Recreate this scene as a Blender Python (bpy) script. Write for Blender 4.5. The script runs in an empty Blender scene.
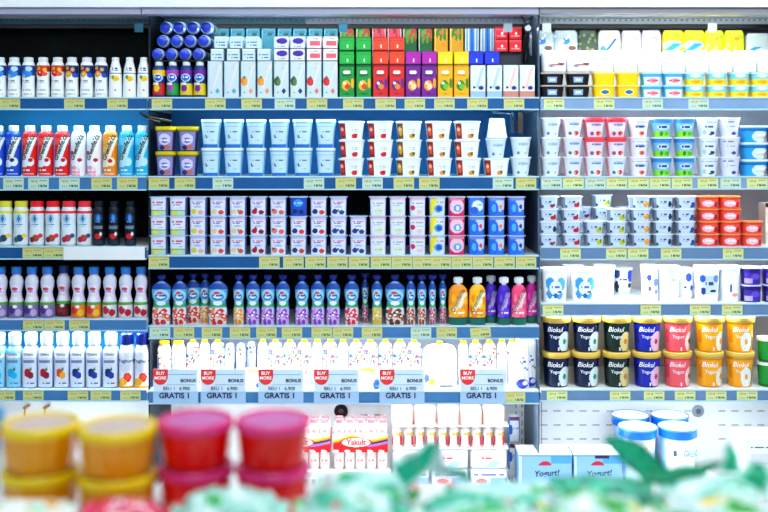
import bpy, math, random
import numpy as np
from mathutils import Vector, Matrix, noise
random.seed(7); rng = np.random.default_rng(5)
SC = bpy.context.scene
COL = SC.collection
S = 0.004            # metres per photo pixel at the shelf fronts
CAMZ, HY = 1.5, 150  # eye height, horizon row
def X(px, D=4.0): return (px - 384) * D / 1000.0
def Z(py, D=4.0): return CAMZ - (py - HY) * D / 1000.0

# ------------------------------------------------------------------ colour
def lin(c):
    if isinstance(c, str):
        c = c.lstrip('#')
        if len(c) == 3: c = ''.join(k * 2 for k in c)
        c = [int(c[i:i + 2], 16) / 255 for i in (0, 2, 4)]
    return tuple((v / 12.92 if v <= .04045 else ((v + .055) / 1.055) ** 2.4) for v in c)

# ------------------------------------------------------------------ materials
MATS = {}
def attr_mat(name, rough=.4, metal=0, trans=0, alpha=1, coat=0, sss=0):
    m = bpy.data.materials.new(name); m.use_nodes = True
    nt = m.node_tree; b = nt.nodes['Principled BSDF']
    a = nt.nodes.new('ShaderNodeAttribute'); a.attribute_name = 'Col'
    nt.links.new(a.outputs['Color'], b.inputs['Base Color'])
    b.inputs['Roughness'].default_value = rough; b.inputs['Metallic'].default_value = metal
    b.inputs['Transmission Weight'].default_value = trans; b.inputs['Coat Weight'].default_value = coat
    b.inputs['Alpha'].default_value = alpha
    MATS[name] = m; return m
def solid_mat(name, col, rough=.5, metal=0, noise_scale=0, noise_amt=.1, emit=0, trans=0, bump=0):
    m = bpy.data.materials.new(name); m.use_nodes = True
    nt = m.node_tree; b = nt.nodes['Principled BSDF']; c = lin(col)
    b.inputs['Base Color'].default_value = (*c, 1)
    b.inputs['Roughness'].default_value = rough; b.inputs['Metallic'].default_value = metal
    b.inputs['Transmission Weight'].default_value = trans
    if noise_scale:
        tc = nt.nodes.new('ShaderNodeTexCoord'); n = nt.nodes.new('ShaderNodeTexNoise')
        n.inputs['Scale'].default_value = noise_scale; nt.links.new(tc.outputs['Object'], n.inputs['Vector'])
        r = nt.nodes.new('ShaderNodeValToRGB')
        r.color_ramp.elements[0].position = .3; r.color_ramp.elements[1].position = .7
        r.color_ramp.elements[0].color = (*[v * (1 - noise_amt) for v in c], 1)
        r.color_ramp.elements[1].color = (*[min(1, v * (1 + noise_amt)) for v in c], 1)
        nt.links.new(n.outputs['Fac'], r.inputs['Fac']); nt.links.new(r.outputs['Color'], b.inputs['Base Color'])
        if bump:
            bp = nt.nodes.new('ShaderNodeBump'); bp.inputs['Strength'].default_value = bump
            nt.links.new(n.outputs['Fac'], bp.inputs['Height']); nt.links.new(bp.outputs['Normal'], b.inputs['Normal'])
    if emit:
        b.inputs['Emission Color'].default_value = (*c, 1); b.inputs['Emission Strength'].default_value = emit
    MATS[name] = m; return m
PRINT = attr_mat('printed_packaging', .42)
GLOSS = attr_mat('glossy_plastic', .22, coat=.3)
FILM = attr_mat('crinkled_film', .18, coat=.5)
CLEAR = attr_mat('tinted_clear_plastic', .12, trans=.35, coat=.4)

# ------------------------------------------------------------------ mesh helpers
def mk(name, V, F, cols, mat, smooth=True, ang=.7):
    """mesh with one colour per face"""
    me = bpy.data.meshes.new(name); me.from_pydata([tuple(v) for v in V], [], [tuple(f) for f in F])
    a = me.color_attributes.new('Col', 'FLOAT_COLOR', 'CORNER')
    nl = np.array([len(f) for f in F])
    cols = np.asarray(cols, dtype=np.float32)
    if cols.ndim == 1: cols = np.tile(cols, (len(F), 1))
    arr = np.ones((nl.sum(), 4), dtype=np.float32); arr[:, :3] = np.repeat(cols, nl, axis=0)
    a.data.foreach_set('color', arr.ravel())
    me.materials.append(mat)
    if smooth:
        me.polygons.foreach_set('use_smooth', [True] * len(F)); me.update(); me.set_sharp_from_angle(angle=ang)
    return me

def perim(a, b, n, seg):
    t = np.linspace(0, 2 * math.pi, seg, endpoint=False) + 1e-4
    if n >= 20:     # rectangle with a small chamfer
        c = min(.0022, a * .2, b * .2); k = seg // 4
        pts = []
        def side(p, q, m): return [(p[0] + (q[0] - p[0]) * i / m, p[1] + (q[1] - p[1]) * i / m) for i in range(m + 1)]
        pts += side((a, -b + c), (a, b - c), k - 1)
        pts += side((a - c, b), (-a + c, b), k - 1)
        pts += side((-a, b - c), (-a, -b + c), k - 1)
        pts += side((-a + c, -b), (a - c, -b), k - 1)
        return np.array(pts)
    r = 1.0 / (np.abs(np.cos(t) / a) ** n + np.abs(np.sin(t) / b) ** n) ** (1.0 / n)
    return np.stack([r * np.cos(t), r * np.sin(t)], 1)

def interp_rings(rings, step):
    out = [rings[0]]
    for p, q in zip(rings[:-1], rings[1:]):
        L = max(abs(q[0] - p[0]), max(abs(q[1] - p[1]), abs(q[2] - p[2])) * .3)
        k = max(1, int(math.ceil(L / step)))
        for i in range(1, k + 1):
            f = i / k; out.append(tuple(p[j] + (q[j] - p[j]) * f for j in range(3)))
    return out

def paint(u, v, fr, base, ops, side=None):
    C = np.tile(np.array(lin(base), dtype=np.float32), (len(u), 1))
    if side is not None: C[~fr] = lin(side)
    for o in ops:
        k = o[0]; c = lin(o[-1]) if isinstance(o[-1], str) else None
        if k == 'r': m = (u >= o[1]) & (u <= o[2]) & (v >= o[3]) & (v <= o[4]) & fr
        elif k == 'R': m = (v >= o[1]) & (v <= o[2])                        # band all round
        elif k == 'e': m = (((u - o[1]) / o[3]) ** 2 + ((v - o[2]) / o[4]) ** 2 <= 1) & fr
        elif k == 'd':                                                       # slanting band
            cu = o[1] + (o[2] - o[1]) * v; m = (np.abs(u - cu) <= o[3]) & (v >= o[4]) & (v <= o[5]) & fr
        elif k == 't':                                                       # a line of small print
            n = o[5]; ph = np.floor((u - o[1]) / (o[2] - o[1]) * n).astype(int)
            on = ((ph * 7 + 3) % 5) != 0
            m = (u >= o[1]) & (u <= o[2]) & (np.abs(v - o[3]) <= o[4] / 2) & on & fr
        elif k in ('n', 'N'):                                                       # scattered specks u0,u1,v0,v1,count,size
            m = np.zeros(len(u), bool); rr = random.Random(o[7])
            for _ in range(o[5]):
                cu = rr.uniform(o[1], o[2]); cv = rr.uniform(o[3], o[4])
                m |= (((u - cu) / o[6]) ** 2 + ((v - cv) / (o[6] * (.5 if k == 'n' else .17))) ** 2 <= 1)
            m &= fr
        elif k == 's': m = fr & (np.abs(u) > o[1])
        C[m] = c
    return C

def loft(name, rings, n=2.0, base='#ffffff', ops=(), seg=64, step=.0023, mat=None, side=None, closed_top=True, closed_bot=True, topcol=None, flute=0):
    R = interp_rings(rings, step); z0, z1 = rings[0][0], max(r[0] for r in rings)
    V, F, fu, fv, ff = [], [], [], [], []
    for (z, a, b) in R:
        p = perim(max(a, 1e-4), max(b, 1e-4), n, seg)
        sg = len(p)
        if flute:
            th = np.arctan2(p[:, 1], p[:, 0]); p = p * (1 + flute * np.cos(th * 14))[:, None]
        V += [(x, y, z) for x, y in p]
    for i in range(len(R) - 1):
        za, zb = R[i], R[i + 1]; zm = (za[0] + zb[0]) / 2; am = max(1e-4, (za[1] + zb[1]) / 2)
        for j in range(sg):
            k = (j + 1) % sg
            F.append((i * sg + j, i * sg + k, (i + 1) * sg + k, (i + 1) * sg + j))
            xm = (V[i * sg + j][0] + V[i * sg + k][0]) / 2; ym = (V[i * sg + j][1] + V[i * sg + k][1]) / 2
            fu.append(xm / am); fv.append((zm - z0) / max(1e-6, z1 - z0))
            if n >= 20: ff.append(ym <= -(za[2] + zb[2]) / 2 + .0023)
            else: ff.append(ym < 0)
    C = paint(np.array(fu), np.array(fv), np.array(ff), base, ops, side)
    C = list(C)
    L = len(R)
    if closed_bot: F.append(tuple(range(sg - 1, -1, -1))); C.append(np.array(lin(base)))
    if closed_top: F.append(tuple((L - 1) * sg + j for j in range(sg))); C.append(np.array(lin(topcol or base)))
    return mk(name, V, F, np.array(C), mat or PRINT)

def surf_of(rings, n):
    zs = [r[0] for r in rings]; A = [r[1] for r in rings]; B = [r[2] for r in rings]
    def f(x, z):
        a = np.interp(z, zs, A); b = np.interp(z, zs, B)
        if n >= 20: return -b
        q = min(.98, abs(x) / a)
        return -b * (1 - q ** n) ** (1 / n)
    return f

def txt(s, size, at, col, surf=None, rot=0, shear=0, bold=0, sx=1, eps=.0009, mat=None, y=0):
    """lettering mesh, centred at at=(x,z), draped over surf(x,z)->y"""
    cu = bpy.data.curves.new('lettering', 'FONT'); cu.body = s; cu.size = size; cu.shear = shear
    cu.offset = bold; cu.resolution_u = 3; cu.align_x = 'CENTER'; cu.align_y = 'CENTER'
    ob = bpy.data.objects.new('tmp_text', cu); COL.objects.link(ob)
    dg = bpy.context.evaluated_depsgraph_get()
    me = bpy.data.meshes.new_from_object(ob.evaluated_get(dg)); bpy.data.objects.remove(ob); bpy.data.curves.remove(cu)
    cr, sr = math.cos(rot), math.sin(rot)
    V = []
    for v in me.vertices:
        x, z = v.co.x * sx, v.co.y
        x, z = x * cr - z * sr + at[0], x * sr + z * cr + at[1]
        V.append((x, (surf(x, z) if surf else y) - eps, z))
    F = [tuple(p.vertices) for p in me.polygons]
    bpy.data.meshes.remove(me)
    return mk('lettering', V, F, lin(col), mat or PRINT, smooth=False)

def box_me(name, x0, x1, y0, y1, z0, z1, col, mat=None, bevel=0):
    V = [(x, y, z) for z in (z0, z1) for x, y in ((x0, y0), (x1, y0), (x1, y1), (x0, y1))]
    F = [(3, 2, 1, 0), (4, 5, 6, 7), (0, 1, 5, 4), (1, 2, 6, 5), (2, 3, 7, 6), (3, 0, 4, 7)]
    return mk(name, V, F, lin(col), mat or PRINT, smooth=False)
def join_me(name, parts, mat=None):
    """parts: list of (V,F,col)"""
    V, F, C = [], [], []
    for v, f, c in parts:
        o = len(V); V += v; F += [tuple(i + o for i in q) for q in f]; C += [lin(c)] * len(f)
    return mk(name, V, F, np.array(C), mat or PRINT, smooth=False)
def bxp(x0, x1, y0, y1, z0, z1, col):
    return ([(x, y, z) for z in (z0, z1) for x, y in ((x0, y0), (x1, y0), (x1, y1), (x0, y1))],
            [(3, 2, 1, 0), (4, 5, 6, 7), (0, 1, 5, 4), (1, 2, 6, 5), (2, 3, 7, 6), (3, 0, 4, 7)], col)

# ------------------------------------------------------------------ things
def P(name, me, loc=(0, 0, 0), rot=(0, 0, 0), kids=(), label=None):
    return dict(name=name, me=me, loc=loc, rot=rot, kids=list(kids), label=label)
def spawn(sp, parent=None):
    o = bpy.data.objects.new(sp['name'], sp['me']); COL.objects.link(o)
    if parent: o.parent = parent
    o.location = sp['loc']; o.rotation_euler = sp['rot']
    if sp.get('label'): o['label'] = sp['label']
    for k in sp['kids']: spawn(k, o)
    return o
REG = []
KIND = {}
def kind(key, name, cat, desc, parts, lone=False):
    """a design: one mesh (lone) or an Empty with parts"""
    if lone: sp = parts; sp['name'] = name
    else: sp = P(name, None, kids=parts)
    KIND[key] = (sp, cat, desc)
def put(key, x, y, z, ctx, rz=0, tier='', desc=None, rx=0, ry=0):
    sp, cat, d = KIND[key]
    o = spawn(sp); o.location = (x, y, z); o.rotation_euler = (rx, ry, rz)
    o['category'] = cat
    REG.append((o, desc or d, tier, ctx, x)); return o
def finish_labels():
    ordn = ['first', 'second', 'third', 'fourth', 'fifth', 'sixth', 'seventh', 'eighth', 'ninth', 'tenth', 'eleventh', 'twelfth', 'thirteenth', 'fourteenth', 'fifteenth', 'sixteenth', 'seventeenth', 'eighteenth', 'nineteenth', 'twentieth']
    g = {}
    for r in REG: g.setdefault((r[1], r[2], r[3]), []).append(r)
    gg = {}
    for r in REG: gg.setdefault((r[1], r[3]), []).append(r)
    for k, rs in g.items():
        rs.sort(key=lambda r: r[4]); n = len(rs)
        for i, (o, d, tier, ctx, x) in enumerate(rs):
            pos = ''
            if n == 2: pos = ('left one', 'right one')[i]
            elif n > 2: pos = 'leftmost' if i == 0 else 'rightmost' if i == n - 1 else ordn[i] + ' from left'
            bits = [d]
            if pos: bits.append(pos)
            if tier: bits.append(tier)
            bits.append(ctx)
            o['label'] = ', '.join(bits)
            if len(gg[(d, ctx)]) > 1: o['group'] = d + ' group, ' + ctx
def structure(name, me, loc=(0, 0, 0)):
    o = bpy.data.objects.new(name, me); COL.objects.link(o); o.location = loc; o['kind'] = 'structure'; return o
def thing(name, cat, label, parts, loc=(0, 0, 0), rot=(0, 0, 0), group=None):
    o = spawn(P(name, None, kids=parts)); o.location = loc; o.rotation_euler = rot
    o['label'] = label; o['category'] = cat
    if group: o['group'] = group
    return o

# ================================================================== SETTING
solid_mat('floor_tile', '#c9ccd0', .35, noise_scale=3, noise_amt=.06)
solid_mat('wall_paint', '#dfe6ea', .8, noise_scale=2, noise_amt=.04)
solid_mat('white_steel', '#e9eef0', .35, noise_scale=8, noise_amt=.03)
solid_mat('grey_steel', '#a8adba', .4, .3, noise_scale=8, noise_amt=.05)
solid_mat('lavender_trim', '#9da0b4', .4, noise_scale=8, noise_amt=.04)
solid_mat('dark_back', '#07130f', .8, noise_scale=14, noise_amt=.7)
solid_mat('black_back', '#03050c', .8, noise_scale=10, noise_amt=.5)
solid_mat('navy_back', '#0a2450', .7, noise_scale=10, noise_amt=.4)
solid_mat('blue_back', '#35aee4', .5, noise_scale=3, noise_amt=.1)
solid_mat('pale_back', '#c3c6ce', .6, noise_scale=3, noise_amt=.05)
solid_mat('grey_blue_rail', '#6c8cb2', .35, noise_scale=6, noise_amt=.08)
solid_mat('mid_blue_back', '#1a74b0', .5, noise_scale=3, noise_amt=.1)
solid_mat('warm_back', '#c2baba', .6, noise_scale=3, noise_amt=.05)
solid_mat('blue_rail', '#1f5f9a', .35, noise_scale=6, noise_amt=.12)
solid_mat('steel_blue_rail', '#4a80b4', .35, noise_scale=6, noise_amt=.1)
solid_mat('grey_rail', '#86a6cc', .35, noise_scale=6, noise_amt=.08)
solid_mat('rail_edge', '#b9dcea', .3, noise_scale=20, noise_amt=.05)
solid_mat('upright_dark', '#101c2c', .6, noise_scale=6, noise_amt=.2)
solid_mat('upright_grey', '#56687c', .6, noise_scale=6, noise_amt=.1)
solid_mat('tube_light', '#eaf6ff', .5, emit=6)
solid_mat('black_plastic', '#0a0c10', .4, noise_scale=20, noise_amt=.2)
M = MATS
def sbox(x0, x1, y0, y1, z0, z1, mat):
    return box_me('box', x0, x1, y0, y1, z0, z1, '#fff', mat)
BX = [X(-60), X(147.5), X(540), X(830)]     # bay edges
TOPZ = Z(-60)
structure('floor', sbox(-5, 5, -6, 2, -.05, 0, M['floor_tile']))
structure('wall_back', sbox(-5, 5, .62, .74, 0, 3.4, M['wall_paint']))
structure('ceiling', sbox(-5, 5, -6, 2, 3.4, 3.5, M['wall_paint']))

# shelves: (bay, py of shelf surface at the front edge)
ROWS = {0: [97.5, 176.5, 246.5, 319, 389.5], 1: [97.5, 176.5, 255.5, 326, 391], 2: [97.5, 176.5, 247, 303.5, 389.5]}
LIPH = {0: [12.5, 14, 13, 12, 12], 1: [12.5, 13.5, 13.5, 13, 13], 2: [12.5, 13, 13, 12.5, 12]}
DECKZ = Z(503)
BAYN = ['left bay', 'centre bay', 'right bay']
SHN = ['top shelf', 'second shelf', 'third shelf', 'fourth shelf', 'fifth shelf']
backs = {0: ['dark_back', 'blue_back', 'black_back', 'black_back', 'blue_back', 'white_steel'],  # shade of unlit rows and brightness of lit rows put into panel colours
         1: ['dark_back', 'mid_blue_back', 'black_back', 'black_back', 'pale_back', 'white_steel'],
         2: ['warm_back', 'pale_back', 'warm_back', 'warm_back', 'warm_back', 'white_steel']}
SHZ = {}
DEP = .43
for b in range(3):
    x0, x1 = BX[b] + .004, BX[b + 1] - .004
    zprev = TOPZ
    for r in range(6):
        zs = Z(ROWS[b][r]) if r < 5 else DECKZ
        SHZ[(b, r)] = zs
        if r < 5:
            lip = LIPH[b][r] * S
            rm = {0: 'blue_rail', 1: 'blue_rail', 2: 'grey_rail'}[b]
            if b == 0 and r in (1, 3): rm = 'steel_blue_rail'
            if b < 2 and r == 4: rm = 'steel_blue_rail'
            if b == 1 and r == 3: rm = 'steel_blue_rail'
            if b == 2 and r >= 2: rm = 'grey_blue_rail'
            parts = [P('shelf_board', sbox(x0, x1, .004, DEP, zs - .016, zs, M['white_steel'])),
                     P('price_rail', sbox(x0, x1, 0, .004, zs - lip + .005, zs - .003, M[rm])),
                     P('rail_edge', join_me('rail_edge', [bxp(x0, x1, -.004, .004, zs - .004, zs + .002, '#fff'), bxp(x0, x1, -.005, .01, zs - lip, zs - lip + .005, '#fff')], M['rail_edge'])),
                     P('bracket', sbox(x0, x0 + .004, .02, DEP, zs - .05, zs - .016, M['grey_steel'])),
                     P('bracket', sbox(x1 - .004, x1, .02, DEP, zs - .05, zs - .016, M['grey_steel']))]
            if b == 0 and r == 2:   # blank white section of the rail
                parts.append(P('blank_rail_cover', sbox(X(64), X(145), -.006, -.0005, zs - lip - .001, zs - .001, M['white_steel']), label='blank white rail cover'))
            if (b == 1 and r in (0, 3)) or (b == 2 and r in (0, 1, 2, 3, 4)) or (b == 0 and r in (0, 3)) or (b == 1 and r == 4) or (b == 0 and r == 4):
                parts.append(P('light_tube', loft('tube', [(0, .007, .007), (x1 - x0 - .06, .007, .007)], 2, seg=12, step=9, mat=M['tube_light']), loc=(x0 + .03, .03, zs - .026), rot=(0, math.pi / 2, 0)))
            thing('display_shelf', 'shelf', f'steel {SHN[r]} board with price rail, {BAYN[b]}', parts, group='refrigerator shelves')
        # back panel of this row
        zt = zprev
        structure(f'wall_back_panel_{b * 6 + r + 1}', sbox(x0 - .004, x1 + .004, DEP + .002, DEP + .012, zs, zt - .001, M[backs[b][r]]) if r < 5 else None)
        if r == 5:
            o = bpy.data.objects[f'wall_back_panel_{b * 6 + r + 1}']; COL.objects.unlink(o); bpy.data.objects.remove(o)
            # slotted white panel
            prs = [bxp(x0 - .004, x1 + .004, DEP + .002, DEP + .012, zs, zt - .001, '#eef1f0')]
            D = 4 + DEP
            dashes = []
            if b == 2:
                for py in (411, 425, 439): dashes += [(px, py, 7, 1) for px in list(range(544, 606, 13)) + list(range(722, 830, 13)) + list(range(610, 690, 13))]
                dashes += [(527.5 + 14, py, .8, 80) for py in (440,)]
                dashes += [(532.5, 0, 0, 0)]
            if b == 1:
                dashes += [(p, 415, 7, 1.4) for p in (364, 377)]
                dashes += [(p, py, 1, 5) for p in (516, 522) for py in range(405, 470, 9)] + [(160, 411, .8, 4), (167, 411, .8, 4), (527, 435, .8, 70)]
            for px, py, w, h in dashes:
                if w: prs.append(bxp(X(px - w / 2, D), X(px + w / 2, D), DEP, DEP + .003, Z(py + h / 2, D), Z(py - h / 2, D), '#9b9791'))
            o = structure(f'wall_back_panel_{b * 6 + r + 1}', join_me('slotted_panel', prs, attr_mat(f'slotted_panel_{b}', .4)))
        zprev = zs - .017
# the well deck and front kick of the refrigerator
thing('refrigerator_cabinet', 'refrigerator', 'white steel base well of the dairy refrigerator under the lowest goods',
      [P('deck', sbox(BX[0], BX[3], -.12, .45, DECKZ - .03, DECKZ - .001, M['white_steel'])), P('kick_plate', sbox(BX[0], BX[3], -.1, .45, 0, DECKZ - .031, M['grey_steel']))])
# uprights between the bays
for i, bx in enumerate(BX):
    structure(f'trim_{i + 1}', sbox(bx - .003, bx + .003, .03, DEP, DECKZ, TOPZ, M['upright_dark'] if i < 2 else M['upright_grey']))
# canopy: white fascia, lavender trim with a joint, perforated strip, hanging tabs
cz = [Z(-40), Z(9), Z(15.5), Z(17.5), Z(24)]
cz[3], cz[4] = Z(12, 4.3), Z(24, 4.3)
slots = [bxp(BX[0], X(300), .30, .306, cz[4], cz[3], '#255a70'), bxp(X(300), X(540), .30, .306, cz[4], cz[3], '#8c93a4'), bxp(X(540), BX[3], .30, .306, cz[4], cz[3], '#b4bcc0')]
for k in range(-40, 830, 6):
    if k < 820: slots.append(bxp(X(k - 1), X(k + 1), .298, .3005, Z(21.2, 4.3), Z(19.4, 4.3), '#123240' if k < 300 else '#5c6270' if k < 540 else '#6a7074'))
thing('refrigerator_canopy', 'canopy', 'white and lavender canopy with perforated strip above the top shelf',
      [P('fascia', sbox(BX[0], BX[3], -.06, .5, cz[1], cz[0], M['white_steel'])),
       P('trim_rail', join_me('rail', [bxp(BX[0], X(143.5), -.045, .02, cz[2], cz[1], '#a2a3b8'), bxp(X(144.5), X(537), -.045, .02, cz[2], cz[1], '#9fa1b6'), bxp(X(538), BX[3], -.045, .02, cz[2] + .004, cz[1], '#84858f')])),
       P('perforated_strip', join_me('strip', slots)),
       P('dark_channel', sbox(BX[0], BX[3], .31, .42, Z(28, 4.3), cz[3], M['black_plastic']))])  # black strip stands in for the shadow line below the perforated strip
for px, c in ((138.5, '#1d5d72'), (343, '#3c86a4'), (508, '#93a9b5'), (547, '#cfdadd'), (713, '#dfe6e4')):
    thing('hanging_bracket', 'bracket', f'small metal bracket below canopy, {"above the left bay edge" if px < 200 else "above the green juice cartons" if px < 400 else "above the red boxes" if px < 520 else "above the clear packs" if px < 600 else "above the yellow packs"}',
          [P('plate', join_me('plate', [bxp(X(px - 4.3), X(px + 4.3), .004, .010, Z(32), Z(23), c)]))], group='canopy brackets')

# ================================================================== PACKAGE DESIGNS
px_ = S
def ringsf(w, h, prof, d=None):
    """prof: (v, a) fractions of height/half width"""
    d = d or w
    return [(v * h, a * w / 2, (a if len(q) == 0 else q[0]) * d / 2) for v, a, *q in prof]
BOT_A = [(0, .8), (.03, .96), (.1, 1), (.32, .93), (.45, .9), (.6, .98), (.78, .98), (.86, .84), (.885, .7)]
BOT_B = [(0, .86), (.03, .97), (.2, 1), (.5, 1), (.76, 1), (.83, .94), (.87, .78), (.89, .66)]
BOT_CONE = [(0, .95), (.05, 1), (.3, .98), (.6, .92), (.66, .86), (.7, .86), (.86, .6), (.9, .55)]
BOT_HG = [(0, .82), (.03, .95), (.3, .95), (.42, .72), (.5, .66), (.6, .84), (.7, .9), (.78, .78), (.84, .5), (.86, .48)]
def bottle(key, name, desc, w, h, base, ops, prof, cap, capw=.72, caph=.12, n=2.0, texts=(), d=None, side=None, cat='bottle', ring=None):
    w *= S; h *= S; R = ringsf(w, h, prof, d and d * S)
    zt = R[-1][0]; ch = h - zt
    kids = [P('body', loft(key, R, n, base, ops, side=side))]
    cw = capw * w / 2
    kids.append(P('cap', loft(key + 'cap', [(zt, cw * .97, cw * .97), (zt + ch * .2, cw, cw), (zt + ch * .9, cw, cw), (zt + ch, cw * .85, cw * .85)], 2, cap, [('R', 0, .12, ring)] if ring else (), seg=28, mat=GLOSS)))
    sf = surf_of(R, n)
    for (s, size, cx, cv, col, kw) in texts:
        kids.append(P('lettering', txt(s, size * S, (cx * w / 2, cv * h), col, sf, **kw)))
    kind(key, name, cat, desc, kids)
def pot(key, name, desc, w, h, base, ops, lid='#ffffff', taper=.84, n=2.6, lidh=.06, lidover=1.0, d=None, texts=(), side=None, cat='yogurt pot', lidcol2=None, domed=False):
    w *= S; h *= S; d = (d * S) if d else w
    hb = h * (1 - lidh); a1, b1 = w / 2 * .94, d / 2 * .94
    R = [(0, a1 * taper * .97, b1 * taper * .97), (h * .02, a1 * taper, b1 * taper), (hb, a1, b1)]
    kids = [P('tub', loft(key, R, n, base, ops, side=side))]
    a2, b2 = w / 2 * lidover, d / 2 * lidover
    L = [(hb, a2 * .97, b2 * .97), (hb + .0008, a2, b2), (h * .997, a2, b2), (h, a2 * .96, b2 * .96)]
    kids.append(P('lid', loft(key + 'lid', L, n, lid, [('R', 0, .35, lidcol2)] if lidcol2 else (), seg=48, mat=GLOSS)))
    sf = surf_of(R, n)
    for (s, size, cx, cv, col, kw) in texts:
        kids.append(P('lettering', txt(s, size * S, (cx * w / 2, cv * h), col, sf, **kw)))
    kind(key, name, cat, desc, kids)
def carton(key, name, desc, w, h, d, base, ops, top=None, side=None, cat='carton', cap=None):
    w *= S; h *= S; d *= S; a, b = w / 2 * .97, d / 2
    me = loft(key, [(0, a, b), (h, a, b)], 20, base, ops, side=side or base, topcol=top or base, seg=84, step=.0024)
    kids = [P('box', me)]
    seal = loft(key + 'seal', [(0, a * .96, .003), (.003, a * .96, .0015)], 20, top or base, seg=16, step=.01)
    kids.append(P('folded_seal', seal, loc=(0, 0, h)))
    kind(key, name, cat, desc, kids)

# --- top shelf left
W = '#f2f6f8'
tb = [('t', -.7, .6, .47, .03, 7, '#223a5a'), ('t', -.4, .5, .42, .015, 9, '#6a7a8a'), ('t', -.6, .6, .22, .05, 6, '#b7c2c6'), ('t', -.7, .7, .1, .03, 8, '#aebabc')]
bottle('milk_blue', 'milk_bottle', 'white milk bottle with blue splash', 13.4, 41, W, [('r', -1, 1, .62, .9, '#1c4ea8'), ('e', -.1, .66, .85, .1, '#2f8fe0'), ('e', .3, .8, .5, .07, '#bfe0f8'), ('e', -.5, .6, .3, .05, '#8fc6f0')] + tb, BOT_A, '#dcecf2')
bottle('milk_red', 'milk_bottle', 'white milk bottle with red strawberries', 13.4, 41, W, [('r', -1, 1, .72, .9, '#c63a1e'), ('e', -.4, .8, .35, .06, '#f2a51c'), ('e', .5, .78, .3, .05, '#f7b72c'), ('e', -.1, .68, .6, .09, '#d92a1a'), ('e', .45, .66, .4, .06, '#ef5b33'), ('e', -.2, .7, .15, .03, '#f7d6c0')] + tb, BOT_A, '#e2e8ea')
bottle('milk_orange', 'milk_bottle', 'white milk bottle with orange and navy splash', 13.4, 41, W, [('r', -1, 1, .66, .9, '#16307c'), ('e', -.5, .82, .3, .05, '#f4a020'), ('e', .35, .78, .28, .05, '#e8a84a'), ('e', -.3, .66, .5, .085, '#f6a21a'), ('e', -.3, .66, .22, .04, '#fbd27a'), ('e', .7, .62, .45, .06, '#2b58c0')] + tb, BOT_A, '#dfe4ec')
bottle('cone_lemon', 'milk_bottle', 'conical white milk bottle with lemon', 13.4, 41, W, [('t', -.4, .6, .8, .05, 4, '#20343c'), ('t', -.3, .6, .75, .03, 5, '#3c5058'), ('R', .655, .675, '#7a8a8e'), ('e', .25, .52, .5, .08, '#ead21a'), ('e', -.2, .56, .25, .05, '#68a82e'), ('e', .3, .5, .25, .04, '#f4b21c'), ('e', .2, .2, .14, .03, '#d86a1c'), ('R', .3, .31, '#b0bdc0')], BOT_CONE, '#e8eeee', capw=.56)
# colourful kids' bottles and their lying twins
for key, nm, c1, c2, c3 in (('kid_yellow', 'yellow and red', '#f0c818', '#c8202c', '#2a56c0'), ('kid_green', 'green and purple', '#b04ab8', '#1f9a3e', '#3468c8'), ('kid_purple', 'purple and yellow', '#7a2a9c', '#e2c81e', '#3a70d4')):
    bottle(key, 'juice_bottle', f'{nm} round drink bottle', 13.4, 36.5, '#1c3c86', [('r', -1, 1, .68, .86, c1), ('e', 0, .62, .75, .13, '#bfe2f4'), ('e', 0, .62, .55, .1, c3), ('t', -.4, .4, .63, .05, 4, '#ffffff'), ('r', -1, 1, .08, .45, c2), ('e', -.2, .3, .45, .12, c1), ('r', -1, .1, .4, .48, '#f0ead8'), ('R', 0, .06, '#16306c')], BOT_A, '#e8eee8', capw=.6)
bottle('kid_lying', 'juice_bottle', 'lying drink bottle with blue cap', 13.4, 42, '#c4d4de', [('R', .5, .9, '#5470a8'), ('R', .15, .4, '#78a848')], [(0, .85), (.04, 1), (.6, 1), (.8, .96), (.88, .9)], '#2448d0', capw=.76, ring='#5878d0')
# slim cartons
def slim(key, desc, fruit, dia, stripe='#e8a8a0', fv=.42):
    ops = [('r', -.98, -.8, 0, 1, '#b8d8e4'), ('t', .1, .8, .86, .03, 4, stripe), ('t', .0, .7, .8, .02, 5, stripe), ('d', -.6, .9, .12, .25, .95, '#e6e6ee'), ('t', .2, .8, .93, .02, 3, stripe)]
    if fruit: ops += [('e', -.55, .45, .42, .12, fruit[0]), ('e', -.35, .42, .3, .09, fruit[1]), ('e', -.5, .56, .15, .03, '#2a7a3a')]
    if dia: ops += [('e', .35, .18, .28, .055, dia), ('e', .35, .18, .1, .09, dia), ('e', -.5, .14, .1, .02, '#4a8a6a')]
    carton(key, 'milk_carton', desc, 15.2, 36.5, 15, '#cfe0e8', ops, top='#dce8ec')
slim('slim_teal', 'slim white carton with teal diamond', None, '#4fb4c8')
slim('slim_orange', 'slim white carton with orange fruit', ('#f28a1c', '#f8a83a'), '#f0a070')
slim('slim_coconut', 'slim white carton with green coconut', ('#2c5a30', '#5a8a4a'), '#2a3c8c', '#a8a0d8')
slim('slim_red', 'slim white carton with red fruit', ('#d0202c', '#e03a34'), '#e87a80', '#e89098')
def lying(key, desc, w, h, base, ops, side=None, L=30):
    carton(key, 'lying_carton', desc, w, h, L, base, ops, side=side, cat='carton')
lying('end_blue', 'end of lying pale blue carton', 13.4, 11.6, '#cfe6f0', [('t', -.7, .7, .5, .12, 6, '#5a8ea8'), ('t', -.3, .7, .25, .1, 5, '#4a6a88'), ('r', -1, 1, .9, 1, '#f2fafc')])
lying('end_teal', 'end of lying teal carton', 13, 10, '#4a9cae', [('t', -.7, .7, .5, .2, 5, '#2f7486'), ('r', -1, -.8, 0, 1, '#8cc8d4')])
lying('end_purple', 'end of lying white carton, purple stripe', 15, 11.6, '#e6e9f6', [('e', .1, .6, .75, .25, '#4a2aa8'), ('t', -.5, .6, .15, .08, 6, '#a8a0c8')])
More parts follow.
